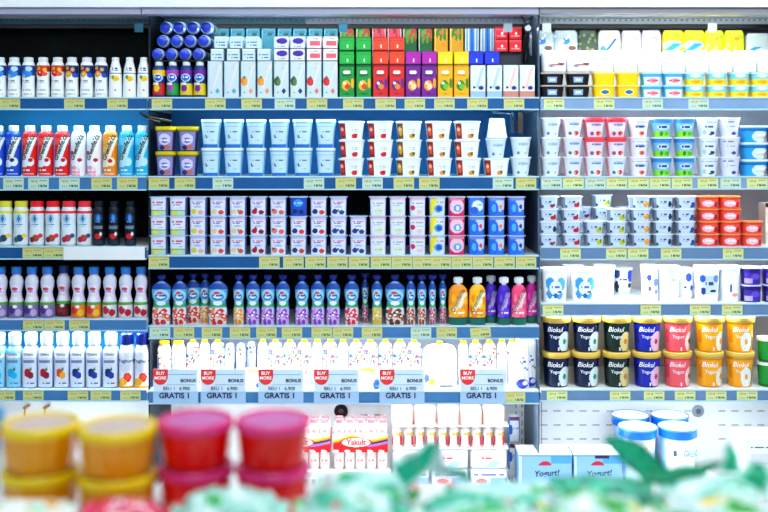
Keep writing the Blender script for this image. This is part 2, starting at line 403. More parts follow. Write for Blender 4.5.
lying('end_pink', 'end of lying white carton, pink stripe', 15, 11.6, '#efe9ee', [('r', -.6, .85, .2, .6, '#e86a74'), ('t', -.4, .6, .8, .08, 6, '#e0a8b0')])
for key, nm, c, c2 in (('end_green', 'green', '#18b84a', '#0a8a38'), ('end_red', 'red orange', '#ee4a28', '#c82a1c'), ('end_magenta', 'magenta', '#b81cb0', '#8a1490'), ('end_yellow', 'yellow', '#f4dc18', '#d8b810'), ('end_cobalt', 'cobalt blue', '#1438d8', '#0a24a4')):
    lying(key, f'top of lying {nm} juice carton', 15.4, 13.2, c, [('R', .92, 1, c2), ('r', -1, 1, 0, .08, c2), ('e', .1, .3, .13, .14, '#f4f4e0'), ('t', -.8, .8, .75, .05, 9, c2)], side=c2)
def juice(key, desc, c, c2, f1, f2):
    carton(key, 'juice_carton', desc, 15.6, 32.5, 15, c, [('r', -1, 1, .94, 1, c2), ('r', -.35, .35, .72, .84, '#e8f0d8'), ('r', -.55, .55, .66, .72, c2), ('t', -.5, .5, .78, .08, 5, '#ffffff'), ('e', -.1, .38, .55, .16, f1), ('e', .1, .34, .35, .09, f2), ('e', -.3, .45, .2, .05, '#ffffff'), ('e', .75, .45, .2, .16, f1), ('t', -.6, .6, .12, .05, 8, c2), ('r', -1, -.92, 0, 1, c2)], side=c2, top=c2)
juice('juice_green', 'green juice carton with apple', '#129a44', '#0c6a34', '#f4b81c', '#e04a1c')
juice('juice_red', 'red juice carton with grapes', '#dc2a30', '#b01c2c', '#5a2a8c', '#f08a2c')
juice('juice_purple', 'purple juice carton with orange', '#7c1a94', '#5a1078', '#f6a01c', '#f8d8b0')
juice('juice_yellow', 'yellow juice carton with guava', '#f0b414', '#d89c0c', '#3c8a20', '#7cc030')
def wcart(key, desc, c1, c2):
    carton(key, 'milk_carton', desc, 15.6, 32.5, 15, '#dce8f2', [('d', -.6, .6, .3, .3, .9, c1), ('d', -.9, .4, .1, .3, .95, '#f6f8fc'), ('e', .4, .3, .35, .06, '#1c3c8c'), ('e', -.5, .32, .16, .04, '#203468'), ('r', -1, 1, 0, .2, c2), ('r', -1, 1, .2, .23, '#f6f8fa')], side='#c8d8e8')
wcart('wave_blue', 'white milk carton with pale blue wave', '#b4d4ea', '#9cc0dc')
wcart('wave_peach', 'white milk carton with peach wave', '#ecc8c4', '#c88a7c')
def standup(key, desc, w, h, base, ops, side=None): carton(key, 'standing_carton', desc, w, h, 12, base, ops, side=side)
standup('back_green', 'dark green carton at the back', 15, 50, '#1a6a34', [('n', -.9, .9, .75, 1, 14, .16, 3, '#58a83c'), ('n', -.9, .9, .78, .98, 7, .14, 5, '#c83a2c'), ('r', -1, -.85, 0, 1, '#c8d8c8')])
standup('back_red', 'dark red carton at the back', 15, 50, '#a42430', [('n', -.9, .9, .78, .98, 12, .16, 4, '#e0506a'), ('r', -1, -.82, 0, 1, '#e8c8cc'), ('r', .85, 1, 0, 1, '#e8c8cc')])
standup('back_yellow', 'yellow carton at the back', 15, 50, '#e0a41c', [('n', -.9, .9, .78, .98, 10, .18, 6, '#3c8a2c'), ('e', .1, .92, .35, .04, '#e86a1c'), ('r', -.9, -.75, 0, 1, '#f0d060')])
standup('back_blue', 'blue striped milk carton at the back', 15, 50, '#e8f2f8', [('r', -.35, .35, 0, 1, '#3c8ce0'), ('r', -.1, .1, 0, 1, '#1c5cc0'), ('r', -.8, -.6, 0, 1, '#7cb8d0'), ('r', .6, .8, 0, 1, '#7cb8d0')])
standup('back_teal', 'shaded teal carton at the back', 15, 50, '#4a98ac', [('t', -.7, .7, .93, .03, 5, '#2a6a80'), ('r', -1, -.85, 0, 1, '#7cc0cc'), ('e', .2, .88, .4, .03, '#24584c')])
lying('red_box', 'small red box', 13, 12, '#dc1428', [('r', -1, 1, .82, 1, '#f04a50'), ('e', .1, .45, .16, .14, '#fce8e8'), ('t', -.6, .6, .25, .08, 6, '#f8b0b0')], side='#a80c20', L=14)

# flat tubs, top right
def flat(key, desc, w, h, base, ops, lid, **k): pot(key, 'spread_tub', desc, w, h, base, ops, lid=lid, taper=.88, n=4, cat='tub', d=18, **k)
flat('tub_black', 'flat black tub with pale label', 25, 12.6, '#1c1414', [('r', -.45, .35, .25, .75, '#8cb4e8'), ('r', -.3, .2, .4, .6, '#e8f0fc')], '#c8c0b8', lidh=.12)
flat('tub_yellow', 'flat bright yellow tub', 24, 12.6, '#f6cc0a', [('e', .05, .5, .45, .28, '#f0e8a0'), ('e', .05, .5, .35, .18, '#3a6cb8')], '#f8e890', lidh=.12)
flat('tub_yellow_plain', 'plain bright yellow tub', 24, 12.6, '#f8d80c', [], '#f8e890', lidh=.12)
flat('tub_pink', 'pale tub with pink and blue print', 22, 12.6, '#dceaf4', [('r', -1, 1, .75, 1, '#4ab0d8'), ('e', .1, .4, .5, .22, '#f0a0b0'), ('t', -.5, .6, .4, .12, 5, '#e85a70'), ('s', .85, '#4ab8e0')], '#c8e8f4', lidh=.12)
flat('tub_lemon', 'yellow and turquoise spread tub', 21, 12.6, '#f8dc2a', [('r', -1, 1, .55, 1, '#7cd4e8'), ('e', 0, .85, .6, .15, '#e8f8fc'), ('e', .1, .3, .45, .2, '#f0c010'), ('t', -.5, .5, .3, .1, 5, '#e8981c')], '#d8f0f4', lidh=.12)

# --- second shelf left: drink bottles with diagonal script
def gf(key, desc, c, top, ops2=(), swoosh='#e6eef4'):
    bottle(key, 'yogurt_drink_bottle', desc, 15, 51, c, [('r', -1, 1, .7, .84, top), ('d', -.9, .85, .46, .2, .86, swoosh), ('e', .3, .32, .5, .1, swoosh)] + list(ops2) + [('t', -.6, .3, .13, .035, 4, '#e8f0f4'), ('r', -.8, .8, .05, .06, '#e8eef2')],
           BOT_B, '#e4f0f2', capw=.66, texts=[('Greenfields', 6.3, .0, .56, '#063a2c', dict(rot=math.radians(69), shear=.25, bold=.0007, sx=.92))])
ch = lambda u, v, c='#c8142c': [('e', u, v, .28, .045, c)]
gf('gf_blue', 'deep blue diagonal script yogurt bottle', '#1c50c8', '#3a6ad8', ch(.1, .36, '#16307c'))
gf('gf_red', 'red diagonal script yogurt bottle', '#e02424', '#f05a50', ch(.35, .36))
gf('gf_white', 'white script yogurt bottle, red cherry', '#e8e8ee', '#eef2f4', ch(.4, .36) + ch(-.7, .52) + [('n', -.9, .9, .04, .16, 5, .25, 3, '#f0a0b0')], '#eef2f6')
gf('gf_orange', 'orange diagonal script yogurt bottle', '#f08a14', '#f4a43c', ch(.2, .34) + [('e', -.6, .6, .3, .08, '#f8b84c')], '#f6e6c8')
gf('gf_cyan', 'cyan diagonal script yogurt bottle', '#2cb4dc', '#64ccec', [], '#bce4f4')
# yellow lid pots
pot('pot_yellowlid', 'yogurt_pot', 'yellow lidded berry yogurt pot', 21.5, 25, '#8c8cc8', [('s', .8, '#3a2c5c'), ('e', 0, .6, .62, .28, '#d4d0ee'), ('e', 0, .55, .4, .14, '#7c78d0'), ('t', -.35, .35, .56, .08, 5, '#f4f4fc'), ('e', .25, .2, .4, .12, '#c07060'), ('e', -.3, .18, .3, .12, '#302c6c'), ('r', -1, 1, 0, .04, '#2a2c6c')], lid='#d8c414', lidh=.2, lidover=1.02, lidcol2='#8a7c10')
pot('pot_bluewhite', 'yogurt_pot', 'large white yogurt pot, blue base', 20.6, 28.6, '#c4e2f2', [('r', -1, 1, 0, .13, '#2a78d0'), ('s', .88, '#8cc4e8'), ('t', -.3, .5, .66, .05, 6, '#3a5c8c'), ('e', -.45, .48, .1, .05, '#203c6c'), ('e', -.38, .42, .16, .02, '#304c7c'), ('t', .0, .5, .3, .03, 5, '#a0c0d8'), ('r', -1, 1, .86, .88, '#8cb8d4')], lid='#e4f2f8', lidh=.14, lidover=.98, taper=.8, lidcol2='#88b8d0')
# white bowl with a photo side, seen slightly turned
def bowl(key, desc, fc, fc2, photo):
    w, h, d = 26.5 * S, 18.4 * S, 24 * S
    R = [(0, w * .40, d * .4), (h * .9, w * .475, d * .475)]
    me = loft(key, R, 7, '#ecf0f2', [('r', -.985, -.50, .02, .96, photo[0]), ('e', -.78, .5, .17, .3, photo[1]), ('e', -.8, .6, .09, .12, '#f0c0a8'),
                                     ('e', .28, .2, .26, .14, fc), ('e', .4, .26, .12, .1, fc2), ('t', 0, .5, .6, .05, 4, '#98a0a8'), ('t', .05, .5, .5, .04, 5, '#a8b0b8'), ('s', .985, '#c8d4dc')], seg=96)
    lid = loft(key + 'lid', [(h * .9, w * .5, d * .5), (h * .985, w * .5, d * .5), (h, w * .48, d * .48)], 7, '#e4eef2', seg=48, mat=GLOSS)
    kind(key, 'yogurt_bowl', 'yogurt bowl', desc, [P('tub', me), P('lid', lid)])
bowl('bowl_straw', 'square white bowl, strawberry print', '#dc2028', '#c01820', ('#8c1c24', '#d03030'))
bowl('bowl_mango', 'square white bowl, golden fruit print', '#d8a01c', '#4c4420', ('#6c4c1c', '#d8a030'))
bowl('bowl_peach', 'square white bowl, peach print', '#f08a1c', '#2c7a2c', ('#8c2418', '#e0582c'))
pot('pot_pale', 'yogurt_pot', 'pale white pot with faint blue print', 21.5, 19.6, '#d8e8f2', [('t', -.3, .6, .72, .08, 5, '#88a8d8'), ('e', .15, .7, .55, .1, '#b4cce8'), ('t', -.3, .6, .7, .06, 6, '#6888c8'), ('e', -.4, .2, .16, .1, '#6c88a0'), ('e', .5, .2, .1, .06, '#98b098')], lid='#f2f8fa', taper=.74, lidh=.08)
pot('pot_upside', 'yogurt_pot', 'upturned white pot, square code label', 21.5, 19.6, '#dce8f0', [('r', -.25, .3, .15, .5, '#7c8c98'), ('t', -.6, .6, .8, .05, 6, '#a8b8c8')], lid='#eef4f8', taper=.74, lidh=.08)
pot('pot_pale_red', 'yogurt_pot', 'pale white pot with red fruit', 21.5, 19.6, '#d8e4f2', [('e', .1, .74, .55, .1, '#b0c4e8'), ('t', -.4, .6, .72, .07, 6, '#5c7cc4'), ('e', .35, .22, .3, .13, '#d83a30'), ('e', .15, .2, .12, .08, '#f4b0a0'), ('e', -.4, .2, .18, .1, '#5c6c88'), ('s', .9, '#f0a8b0')], lid='#f0f2f6', taper=.74, lidh=.08)
pot('pot_pink_wrap', 'yogurt_pot', 'white pot wrapped in pink film', 21.5, 19.6, '#e4dcea', [('e', .1, .74, .55, .1, '#b8b4dc'), ('t', -.4, .6, .72, .07, 6, '#5c6cb8'), ('e', .35, .22, .3, .13, '#d0242c'), ('e', .5, .2, .12, .08, '#f08a60'), ('e', -.4, .2, .22, .12, '#8c5c78'), ('r', -1, 1, .88, 1, '#ee4a5c'), ('s', .9, '#f07c8c')], lid='#ee5464', taper=.8, lidh=.14)
pot('pot_navytext', 'yogurt_pot', 'white pot, navy script and peach', 21.5, 19.6, '#e2e6f2', [('e', .0, .6, .6, .09, '#a8b4dc'), ('t', -.5, .6, .58, .1, 7, '#2c3c8c'), ('e', .2, .2, .35, .13, '#f08070'), ('e', .25, .2, .2, .07, '#c83c34'), ('t', -.8, .8, .82, .05, 9, '#8890c0')], lid='#f4f6fa', taper=.74, lidh=.08)
pot('pot_bluegreen', 'yogurt_pot', 'blue and green yogurt pot', 21.5, 19.6, '#7cb8e8', [('r', -1, 1, .78, 1, '#3c90d8'), ('e', 0, .55, .7, .16, '#c8def4'), ('t', -.5, .6, .56, .1, 7, '#24489c'), ('r', -1, 1, 0, .34, '#8cd838'), ('e', -.2, .18, .2, .12, '#2c8c2c'), ('r', .2, .7, .08, .28, '#48b830')], lid='#e8f4f8', taper=.74, lidh=.08)
pot('pot_navyfruit', 'yogurt_pot', 'white pot with dark blue fruit', 21.5, 19.6, '#dce6f0', [('t', -.5, .6, .58, .1, 7, '#30508c'), ('e', .35, .22, .3, .1, '#1c3c6c'), ('e', .15, .14, .25, .06, '#28687c'), ('e', -.6, .26, .2, .14, '#b4ccd0'), ('t', -.8, .8, .82, .05, 9, '#7c8cb0')], lid='#f0f6f8', taper=.74, lidh=.08)
pot('pot_violetfruit', 'yogurt_pot', 'lilac white pot with violet fruit', 21.5, 19.6, '#d8def4', [('t', -.5, .5, .6, .06, 7, '#98a4d4'), ('e', .3, .2, .28, .1, '#4448a8'), ('t', -.8, .2, .84, .06, 5, '#5868b0')], lid='#eef2fa', taper=.74, lidh=.08)
pot('tub_skyblue', 'dessert_tub', 'sky blue tub with cream dessert', 27, 17, '#2ca4e4', [('e', .3, .4, .7, .4, '#cfe4f0'), ('e', .35, .5, .5, .12, '#e8f2f6'), ('e', .95, .3, .3, .25, '#f0a83c'), ('t', 0, .7, .35, .06, 6, '#6ca0c4'), ('r', -1, 1, .78, .92, '#1474c0')], lid='#dceef6', taper=.86, n=3.5, lidh=.14, cat='tub')

# --- third shelf
def blush(key, desc, cap, fruit):
    bottle(key, 'yogurt_drink_bottle', desc, 15.2, 45, '#dce8f0', [('r', -1, 1, .84, .9, cap), ('e', 0, .7, .45, .13, '#a8d0e4'), ('e', 0, .7, .16, .09, '#2c7cb0'), ('t', -.5, .5, .55, .04, 6, '#5c9cc0'), ('t', -.4, .4, .5, .02, 7, '#8cb4cc'), ('e', .1, .2, .45, .09, fruit[0]), ('e', -.4, .16, .35, .07, fruit[1]), ('e', .65, .26, .25, .06, fruit[2]), ('r', -1, 1, 0, .05, '#c8d8dc')],
           [(0, .9), (.03, 1), (.25, 1), (.45, .96), (.65, 1), (.78, .98), (.84, .88), (.865, .82)], cap, capw=.86)
blush('blush_yellow', 'yellow capped white yogurt drink', '#e0dc3c', ('#2c4c6c', '#386c78', '#f0c848'))
blush('blush_red', 'red capped white yogurt drink', '#f0242c', ('#b85038', '#8c3038', '#e03c40'))
blush('blush_pink', 'pink red capped yogurt drink', '#f03a48', ('#c83c40', '#a83848', '#3c548c'))
bottle('black_bottle', 'yogurt_drink_bottle', 'black bottle with blue crest', 11.6, 45, '#0c1622', [('e', 0, .7, .7, .12, '#16488c'), ('e', .1, .7, .3, .08, '#4c94dc'), ('t', -.4, .4, .6, .03, 3, '#7cacd8'), ('r', -.8, .8, .42, .5, '#6c8498'), ('e', .0, .24, .6, .07, '#d82034'), ('e', .5, .3, .2, .05, '#e8e8ec'), ('r', -1, 1, 0, .14, '#1c3c4c')], BOT_B, '#0c1c2c', capw=.8)
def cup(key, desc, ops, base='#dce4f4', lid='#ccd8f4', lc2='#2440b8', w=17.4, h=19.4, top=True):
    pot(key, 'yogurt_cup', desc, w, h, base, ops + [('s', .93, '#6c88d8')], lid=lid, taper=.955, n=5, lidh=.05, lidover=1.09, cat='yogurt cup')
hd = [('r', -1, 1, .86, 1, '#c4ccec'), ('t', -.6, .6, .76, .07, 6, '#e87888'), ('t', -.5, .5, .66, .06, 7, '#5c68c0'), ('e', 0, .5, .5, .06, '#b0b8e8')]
F2 = lambda a, b: [('e', -.42, .24, .32, .14, a), ('e', .42, .2, .32, .13, b)]
cup('cup_greenband', 'white yogurt cup with green band', [('r', -1, 1, 0, .3, '#b8d8c4'), ('r', -1, 1, .28, .32, '#78b858'), ('e', -.3, .16, .3, .12, '#e8dc50'), ('t', -.6, .6, .74, .1, 6, '#d85878'), ('t', -.5, .6, .6, .08, 7, '#7c88c8'), ('t', 0, .6, .44, .04, 5, '#d87898')])
cup('cup_lemon', 'yogurt cup with lemon and peach', hd + F2('#d8d030', '#e8b090'))
cup('cup_peach', 'yogurt cup with banana and strawberry', hd + F2('#e0cc90', '#e05048'))
cup('cup_apple', 'yogurt cup with apple and peach', hd + F2('#e8c8a0', '#d85848') + [('e', .1, .3, .15, .06, '#8cb44c')])
cup('cup_cherry', 'yogurt cup with dark cherries', hd + [('e', -.3, .36, .2, .08, '#c02040')] + F2('#b01838', '#941c3c'))
cup('cup_straw', 'yogurt cup with strawberries', hd + F2('#d88078', '#e06058') + [('e', -.6, .34, .15, .06, '#b83848')])
cup('cup_mixed', 'yogurt cup with blueberry and strawberry', hd + F2('#24387c', '#e03c40'))
cup('cup_blueberry', 'yogurt cup with blueberries', hd + F2('#2c3c8c', '#2c4894') + [('e', .0, .3, .15, .07, '#4868b0')])
cup('cup_darkblue', 'dark blue yogurt cup', [('e', 0, .7, .6, .2, '#3c9ce8'), ('t', -.5, .5, .7, .08, 5, '#90d0f8'), ('e', -.4, .25, .3, .12, '#16286c'), ('e', .4, .22, .3, .12, '#16286c')], base='#1c54c0')
cup('cup_aloe', 'pale yogurt cup with faint green fruit', [('r', -1, 1, .84, 1, '#e8ccd8'), ('t', -.6, .6, .7, .06, 6, '#98a8c0'), ('t', -.5, .5, .58, .05, 7, '#b0bccc'), ('e', .1, .26, .5, .16, '#d4e4c4'), ('t', -.4, .5, .28, .04, 5, '#94b48c')])
cup('cup_flower', 'pale yogurt cup with red flower', [('r', -1, 1, .84, 1, '#e4c4d4'), ('t', -.6, .6, .7, .06, 6, '#b090b0'), ('e', -.6, .44, .3, .14, '#d82858'), ('t', -.1, .7, .5, .05, 5, '#8898c0'), ('e', .3, .22, .4, .12, '#e8c4c4')])
cup('cup_yellow', 'yellow and blue yogurt cup', [('d', -1.1, -.3, .35, 0, 1, '#ece040'), ('e', .15, .4, .55, .22, '#58a8e0'), ('e', .2, .4, .35, .14, '#1c5cb8'), ('t', -.1, .8, .75, .1, 5, '#d890b0')], base='#cfe0ec')
cup('cup_pink', 'pink yogurt cup with blue star', [('e', 0, .5, .9, .4, '#f0c8dc'), ('e', .1, .42, .5, .2, '#5ca4e4'), ('e', .1, .42, .25, .12, '#e4ecf8'), ('r', -1, 1, .86, .96, '#f08aa8'), ('r', -1, 1, 0, .12, '#e02858')], base='#e0345c')
for key, nm, f in (('cup_kid_straw', 'blue character cup with red dot', '#e04858'), ('cup_kid_banana', 'blue cup with orange dot', '#f0884c'), ('cup_kid_berry', 'blue cup with navy dots', '#28348c')):
    cup(key, nm.replace('character ', ''), [('e', .4, .62, .6, .4, '#c4d0ec'), ('e', -.3, .42, .5, .36, '#1c6ce0'), ('e', -.35, .42, .28, .22, '#58b0f0'), ('e', .5, .5, .2, .12, f), ('t', .1, .9, .3, .08, 4, '#6070c0'), ('r', -1, 1, .86, 1, '#7c94e0')], base='#2c7ae4')
cup('cup_kid_white', 'blue cup with white swirl', [('e', .1, .55, .7, .3, '#e0ecf8'), ('e', -.3, .3, .5, .2, '#2c64d8'), ('t', 0, .6, .6, .08, 5, '#7c98d8')], base='#3c84e8')
# small stacked pots, right bay
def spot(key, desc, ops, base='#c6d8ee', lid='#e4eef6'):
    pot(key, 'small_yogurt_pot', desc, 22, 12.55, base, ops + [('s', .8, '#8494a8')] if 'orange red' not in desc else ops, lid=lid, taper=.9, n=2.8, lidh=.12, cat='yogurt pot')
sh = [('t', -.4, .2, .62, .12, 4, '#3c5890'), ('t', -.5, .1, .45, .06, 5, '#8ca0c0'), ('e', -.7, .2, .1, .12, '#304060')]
spot('sp_cherry', 'small pale pot with cherries', sh + [('e', .4, .3, .3, .2, '#c81c2c'), ('e', .55, .5, .1, .15, '#6c1c20')])
spot('sp_date', 'small pale pot with dark cherry', sh + [('e', .3, .25, .26, .16, '#7c3c38'), ('e', .5, .3, .14, .14, '#b02838')])
spot('sp_lime', 'small pale pot with lime', sh + [('e', .4, .35, .32, .24, '#bcc820'), ('e', .5, .5, .12, .16, '#6c8c1c')])
spot('sp_mango', 'small pale pot with mango', sh + [('e', .5, .4, .28, .28, '#f0a030'), ('e', .4, .55, .12, .12, '#e8c850')])
spot('sp_berry', 'small pale pot with blueberry', sh + [('e', .6, .35, .22, .26, '#1c4ca8'), ('e', .45, .2, .2, .12, '#2c5cb4')])
spot('sp_plum', 'small pale pot with navy fruit', sh + [('e', .55, .4, .2, .28, '#20305c')])
spot('sp_orange', 'small orange red pot', [('e', -.2, .45, .6, .3, '#f0c4d4'), ('t', -.5, .3, .5, .16, 5, '#f8f0f4'), ('e', .6, .35, .2, .24, '#c01c24'), ('r', -1, 1, .85, 1, '#e4501c')], base='#f05a50', lid='#f49a60')

# --- fourth shelf left
def hg(key, desc, c, f1, f2, cap='#2c7ac4'):
    bottle(key, 'juice_bottle', desc, 15.2, 51, '#dcd4ea', [('r', -1, 1, .78, .9, '#cfd8e4'), ('e', 0, .64, .75, .11, '#eadfee'), ('e', 0, .66, .5, .04, '#d04a6c'), ('t', -.5, .5, .6, .025, 6, '#7c6c98'), ('e', 0, .44, .5, .05, '#e8eef0'), ('R', .3, .36, '#5ca83c'), ('r', -1, 1, 0, .3, c), ('e', -.35, .18, .5, .09, f1), ('e', .5, .12, .4, .08, f2), ('e', .1, .26, .3, .04, '#f0e8ec')], BOT_HG, cap, capw=.68, cat='bottle')
hg('hg_purple', 'waisted bottle with purple grapes', '#8c78b8', '#5c3c8c', '#c0b0d8')
hg('hg_mango', 'waisted bottle, orange and red fruit', '#e88a2c', '#e03c3c', '#f0c03c')
hg('hg_red', 'waisted pale bottle with red cherries', '#d8d8e4', '#d02c3c', '#b02034')
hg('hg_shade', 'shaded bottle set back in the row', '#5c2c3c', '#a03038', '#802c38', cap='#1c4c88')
# spouted pouches, centre
POUCH = [(0, .88, .75), (.02, .92, .8), (.12, .98, 1), (.3, .96, .9), (.4, .84, .7), (.48, .8, .7), (.56, .96, .85), (.68, 1.02, .85), (.76, .94, .7), (.82, .66, .55), (.85, .4, .5), (.87, .26, .45)]
def pouch(key, desc, w, fruits, low, lowc, h=50, name='drink_pouch'):
    wd, hh, d = w * S, h * S, 10 * S
    R = [(v * hh, a * wd / 2, q * d / 2) for v, a, q in POUCH]
    ops = [('r', -1, 1, .82, .95, '#1c48a8'), ('e', 0, .66, .86, .16, '#9cd0e4'), ('e', 0, .64, .66, .09, '#3c8cc8'), ('e', 0, .66, .5, .05, '#dceef4'), ('t', -.5, .5, .67, .04, 6, '#1c5ca0'), ('e', -.1, .74, .3, .03, '#e04858'), ('r', -1, 1, .42, .5, '#3ca83c'), ('e', 0, .5, .6, .05, '#e0eef4'), ('r', -1, 1, 0, .4, low)]
    ops += [('N', -.9, .9, .03, .36, 16, .26, 3, lowc), ('N', -.8, .8, .05, .38, 9, .2, 8, fruits), ('N', -.8, .8, .05, .36, 6, .14, 11, '#f4f0f0'), ('s', .93, '#2c68a8')]
    me = loft(key, R, 2.2, '#5aa4cc', ops)
    c = hh * .88
    cap = loft(key + 'cap', [(c - .002, .009, .009), (c + .006, .009, .009), (c + .007, .016, .013), (hh - .003, .018, .014), (hh, .012, .010)], 2, '#182484', seg=24, mat=GLOSS)
    kind(key, name, 'pouch', desc, [P('body', me), P('cap', cap)])
pouch('po_straw_w', 'spouted pouch with strawberries', 20, '#f08a5c', '#d8e0dc', '#d8303c')
pouch('po_straw', 'narrow spouted pouch with strawberries', 15.5, '#e8643c', '#dcd8d0', '#d83038')
pouch('po_orange', 'narrow spouted pouch with orange fruit', 11.5, '#f8c04c', '#d8d8c4', '#f08a1c')
pouch('po_grape', 'spouted pouch with violet grapes', 14.5, '#d888e0', '#c8bce8', '#9048c0')
pouch('po_cherry', 'spouted pouch with a red berry', 15, '#e02c48', '#dcd8e0', '#e03048')
pouch('po_mango', 'narrow spouted pouch, yellow fruit', 11, '#e8d060', '#c8c484', '#e0b43c')
pouch('po_nut_w', 'wide spouted pouch with brown fruit', 20, '#c05a34', '#e0dcd4', '#6c3c34')
pouch('po_nut', 'thin spouted pouch, brown fruit', 9.5, '#d06a3c', '#dcd4cc', '#984434')
pouch('po_edge', 'spouted pouch seen edge on', 7.5, '#e0405c', '#a8c0cc', '#b83c5c')
def gpouch(key, desc, w, c, c2, sw):
    wd, hh, d = w * S, 48 * S, 10 * S
    R = [(v * hh, a * wd / 2, q * d / 2) for v, a, q in [(0, .9, .8), (.02, .94, .9), (.2, .97, 1), (.5, .98, .95), (.72, .92, .75), (.8, .66, .55), (.84, .36, .4)]]
    me = loft(key, R, 2.2, c, [('d', -1, 1.1, .4, .2, .8, sw), ('n', -.9, .9, .2, .7, 8, .2, 4, c2), ('r', -1, 1, 0, .16, '#1c7468'), ('r', -1, 1, .16, .18, '#0c4c4c'), ('t', -.5, .6, .3, .03, 5, '#f8f0e4')])
    cap = loft(key + 'cap', [(hh * .83, .010, .010), (hh * .87, .010, .010), (hh * .872, .019, .015), (hh * .97, .020, .016), (hh, .013, .010)], 2, '#dfe4ec', seg=24, mat=GLOSS)
    kind(key, 'drink_pouch', 'pouch', desc, [P('body', me), P('cap', cap), P('lettering', txt('Greenfields', 6 * S, (-.03 * wd, .5 * hh), '#0c3c34', surf_of(R, 2.2), rot=math.radians(64), shear=.25, sx=.9))])
gpouch('gp_orange', 'orange pouch with white cap', 20, '#f4981c', '#f8b838', '#f4e4c0')
gpouch('gp_yellow', 'yellow pouch with white cap', 17.5, '#f8bc10', '#f49018', '#f4ecc4')
gpouch('gp_violet', 'violet pouch with white cap', 13.5, '#4c20c0', '#7c48e0', '#b8a8ec')
gpouch('gp_pink', 'rose pink pouch with white cap', 16, '#f04c80', '#f88098', '#f8ccd8')
gpouch('gp_magenta', 'magenta pouch with white cap', 14.5, '#c81c9c', '#e44cb8', '#ecb0dc')
# fourth shelf right
def wtub(key, desc, w, h, ops, base='#eef4f8', taper=.86, lid='#f0f6f8'):
    pot(key, 'yogurt_tub', desc, w, h, base, ops, lid=lid, taper=taper, n=3, lidh=.1, cat='tub', d=22)
wtub('wt_blue', 'white tub with blue patches', 28, 34, [('e', -.45, .62, .35, .2, '#3ca0dc'), ('e', .45, .6, .35, .22, '#64bce4'), ('e', -.5, .28, .25, .16, '#4c98e0'), ('e', .3, .24, .3, .14, '#5ca8e4'), ('e', 0, .46, .5, .24, '#e4f0f8'), ('t', -.35, .35, .5, .08, 5, '#5074b8'), ('e', 0, .22, .2, .08, '#2c68b8'), ('e', .35, .34, .2, .03, '#203c6c')])
wtub('wt_plain', 'plain white tub with faint mark', 22, 34, [('t', -.1, .5, .45, .04, 4, '#90a0b0'), ('e', .3, .5, .2, .02, '#506070')])
wtub('wt_navy', 'white tub with navy spots', 22, 28, [('e', -.7, .85, .3, .2, '#1c3c7c'), ('e', .75, .8, .35, .3, '#2c44c8'), ('e', -.75, .3, .2, .25, '#20284c'), ('e', .7, .35, .2, .1, '#20284c'), ('t', -.4, .4, .6, .08, 5, '#44507c')], base='#dce6ee')
wtub('wt_spot', 'white tub with violet blue dots', 17, 36, [('e', -.4, .75, .3, .1, '#3c58c8'), ('e', .55, .6, .35, .12, '#7c90d8'), ('e', -.3, .4, .2, .08, '#6858a8'), ('e', .6, .3, .2, .07, '#8088c8'), ('t', -.2, .4, .16, .03, 4, '#90a0b8')])
wtub('wt_spot2', 'white tub set back, dark dots', 15, 31, [('e', .0, .8, .45, .16, '#2c48b8'), ('e', -.5, .42, .16, .06, '#283c5c'), ('e', .5, .4, .25, .1, '#3c58c4')], base='#e8f0f2')
wtub('wt_white', 'wide plain white tub', 22, 36, [('e', .3, .7, .2, .04, '#e0c8d0')])
wtub('wt_label', 'white tub with blue framed label', 25, 36, [('r', -.75, .75, .25, .82, '#c8dcf0'), ('e', -.6, .74, .25, .12, '#2c58c0'), ('e', .6, .74, .25, .12, '#6888d0'), ('t', -.4, .4, .58, .1, 5, '#34508c'), ('e', -.55, .35, .2, .12, '#2438a0'), ('e', .35, .35, .3, .04, '#283448')])
wtub('wt_fig', 'white tub with purple fig mark', 21, 36, [('e', -.1, .42, .14, .12, '#6048a0'), ('e', -.1, .55, .05, .06, '#403070'), ('e', .35, .22, .4, .07, '#f0b0b8'), ('e', .35, .22, .25, .03, '#e88c98')])
pot('purple_tub', 'yogurt_tub', 'purple and violet tub', 20, 17.5, '#4430a8', [('r', -1, 1, .75, 1, '#2c1c80'), ('e', .2, .5, .5, .18, '#6c50c8'), ('r', -.9, -.1, .1, .4, '#b8a8e0'), ('s', .9, '#24145c')], lid='#dcd8ee', taper=.92, n=3, lidh=.08, cat='tub')
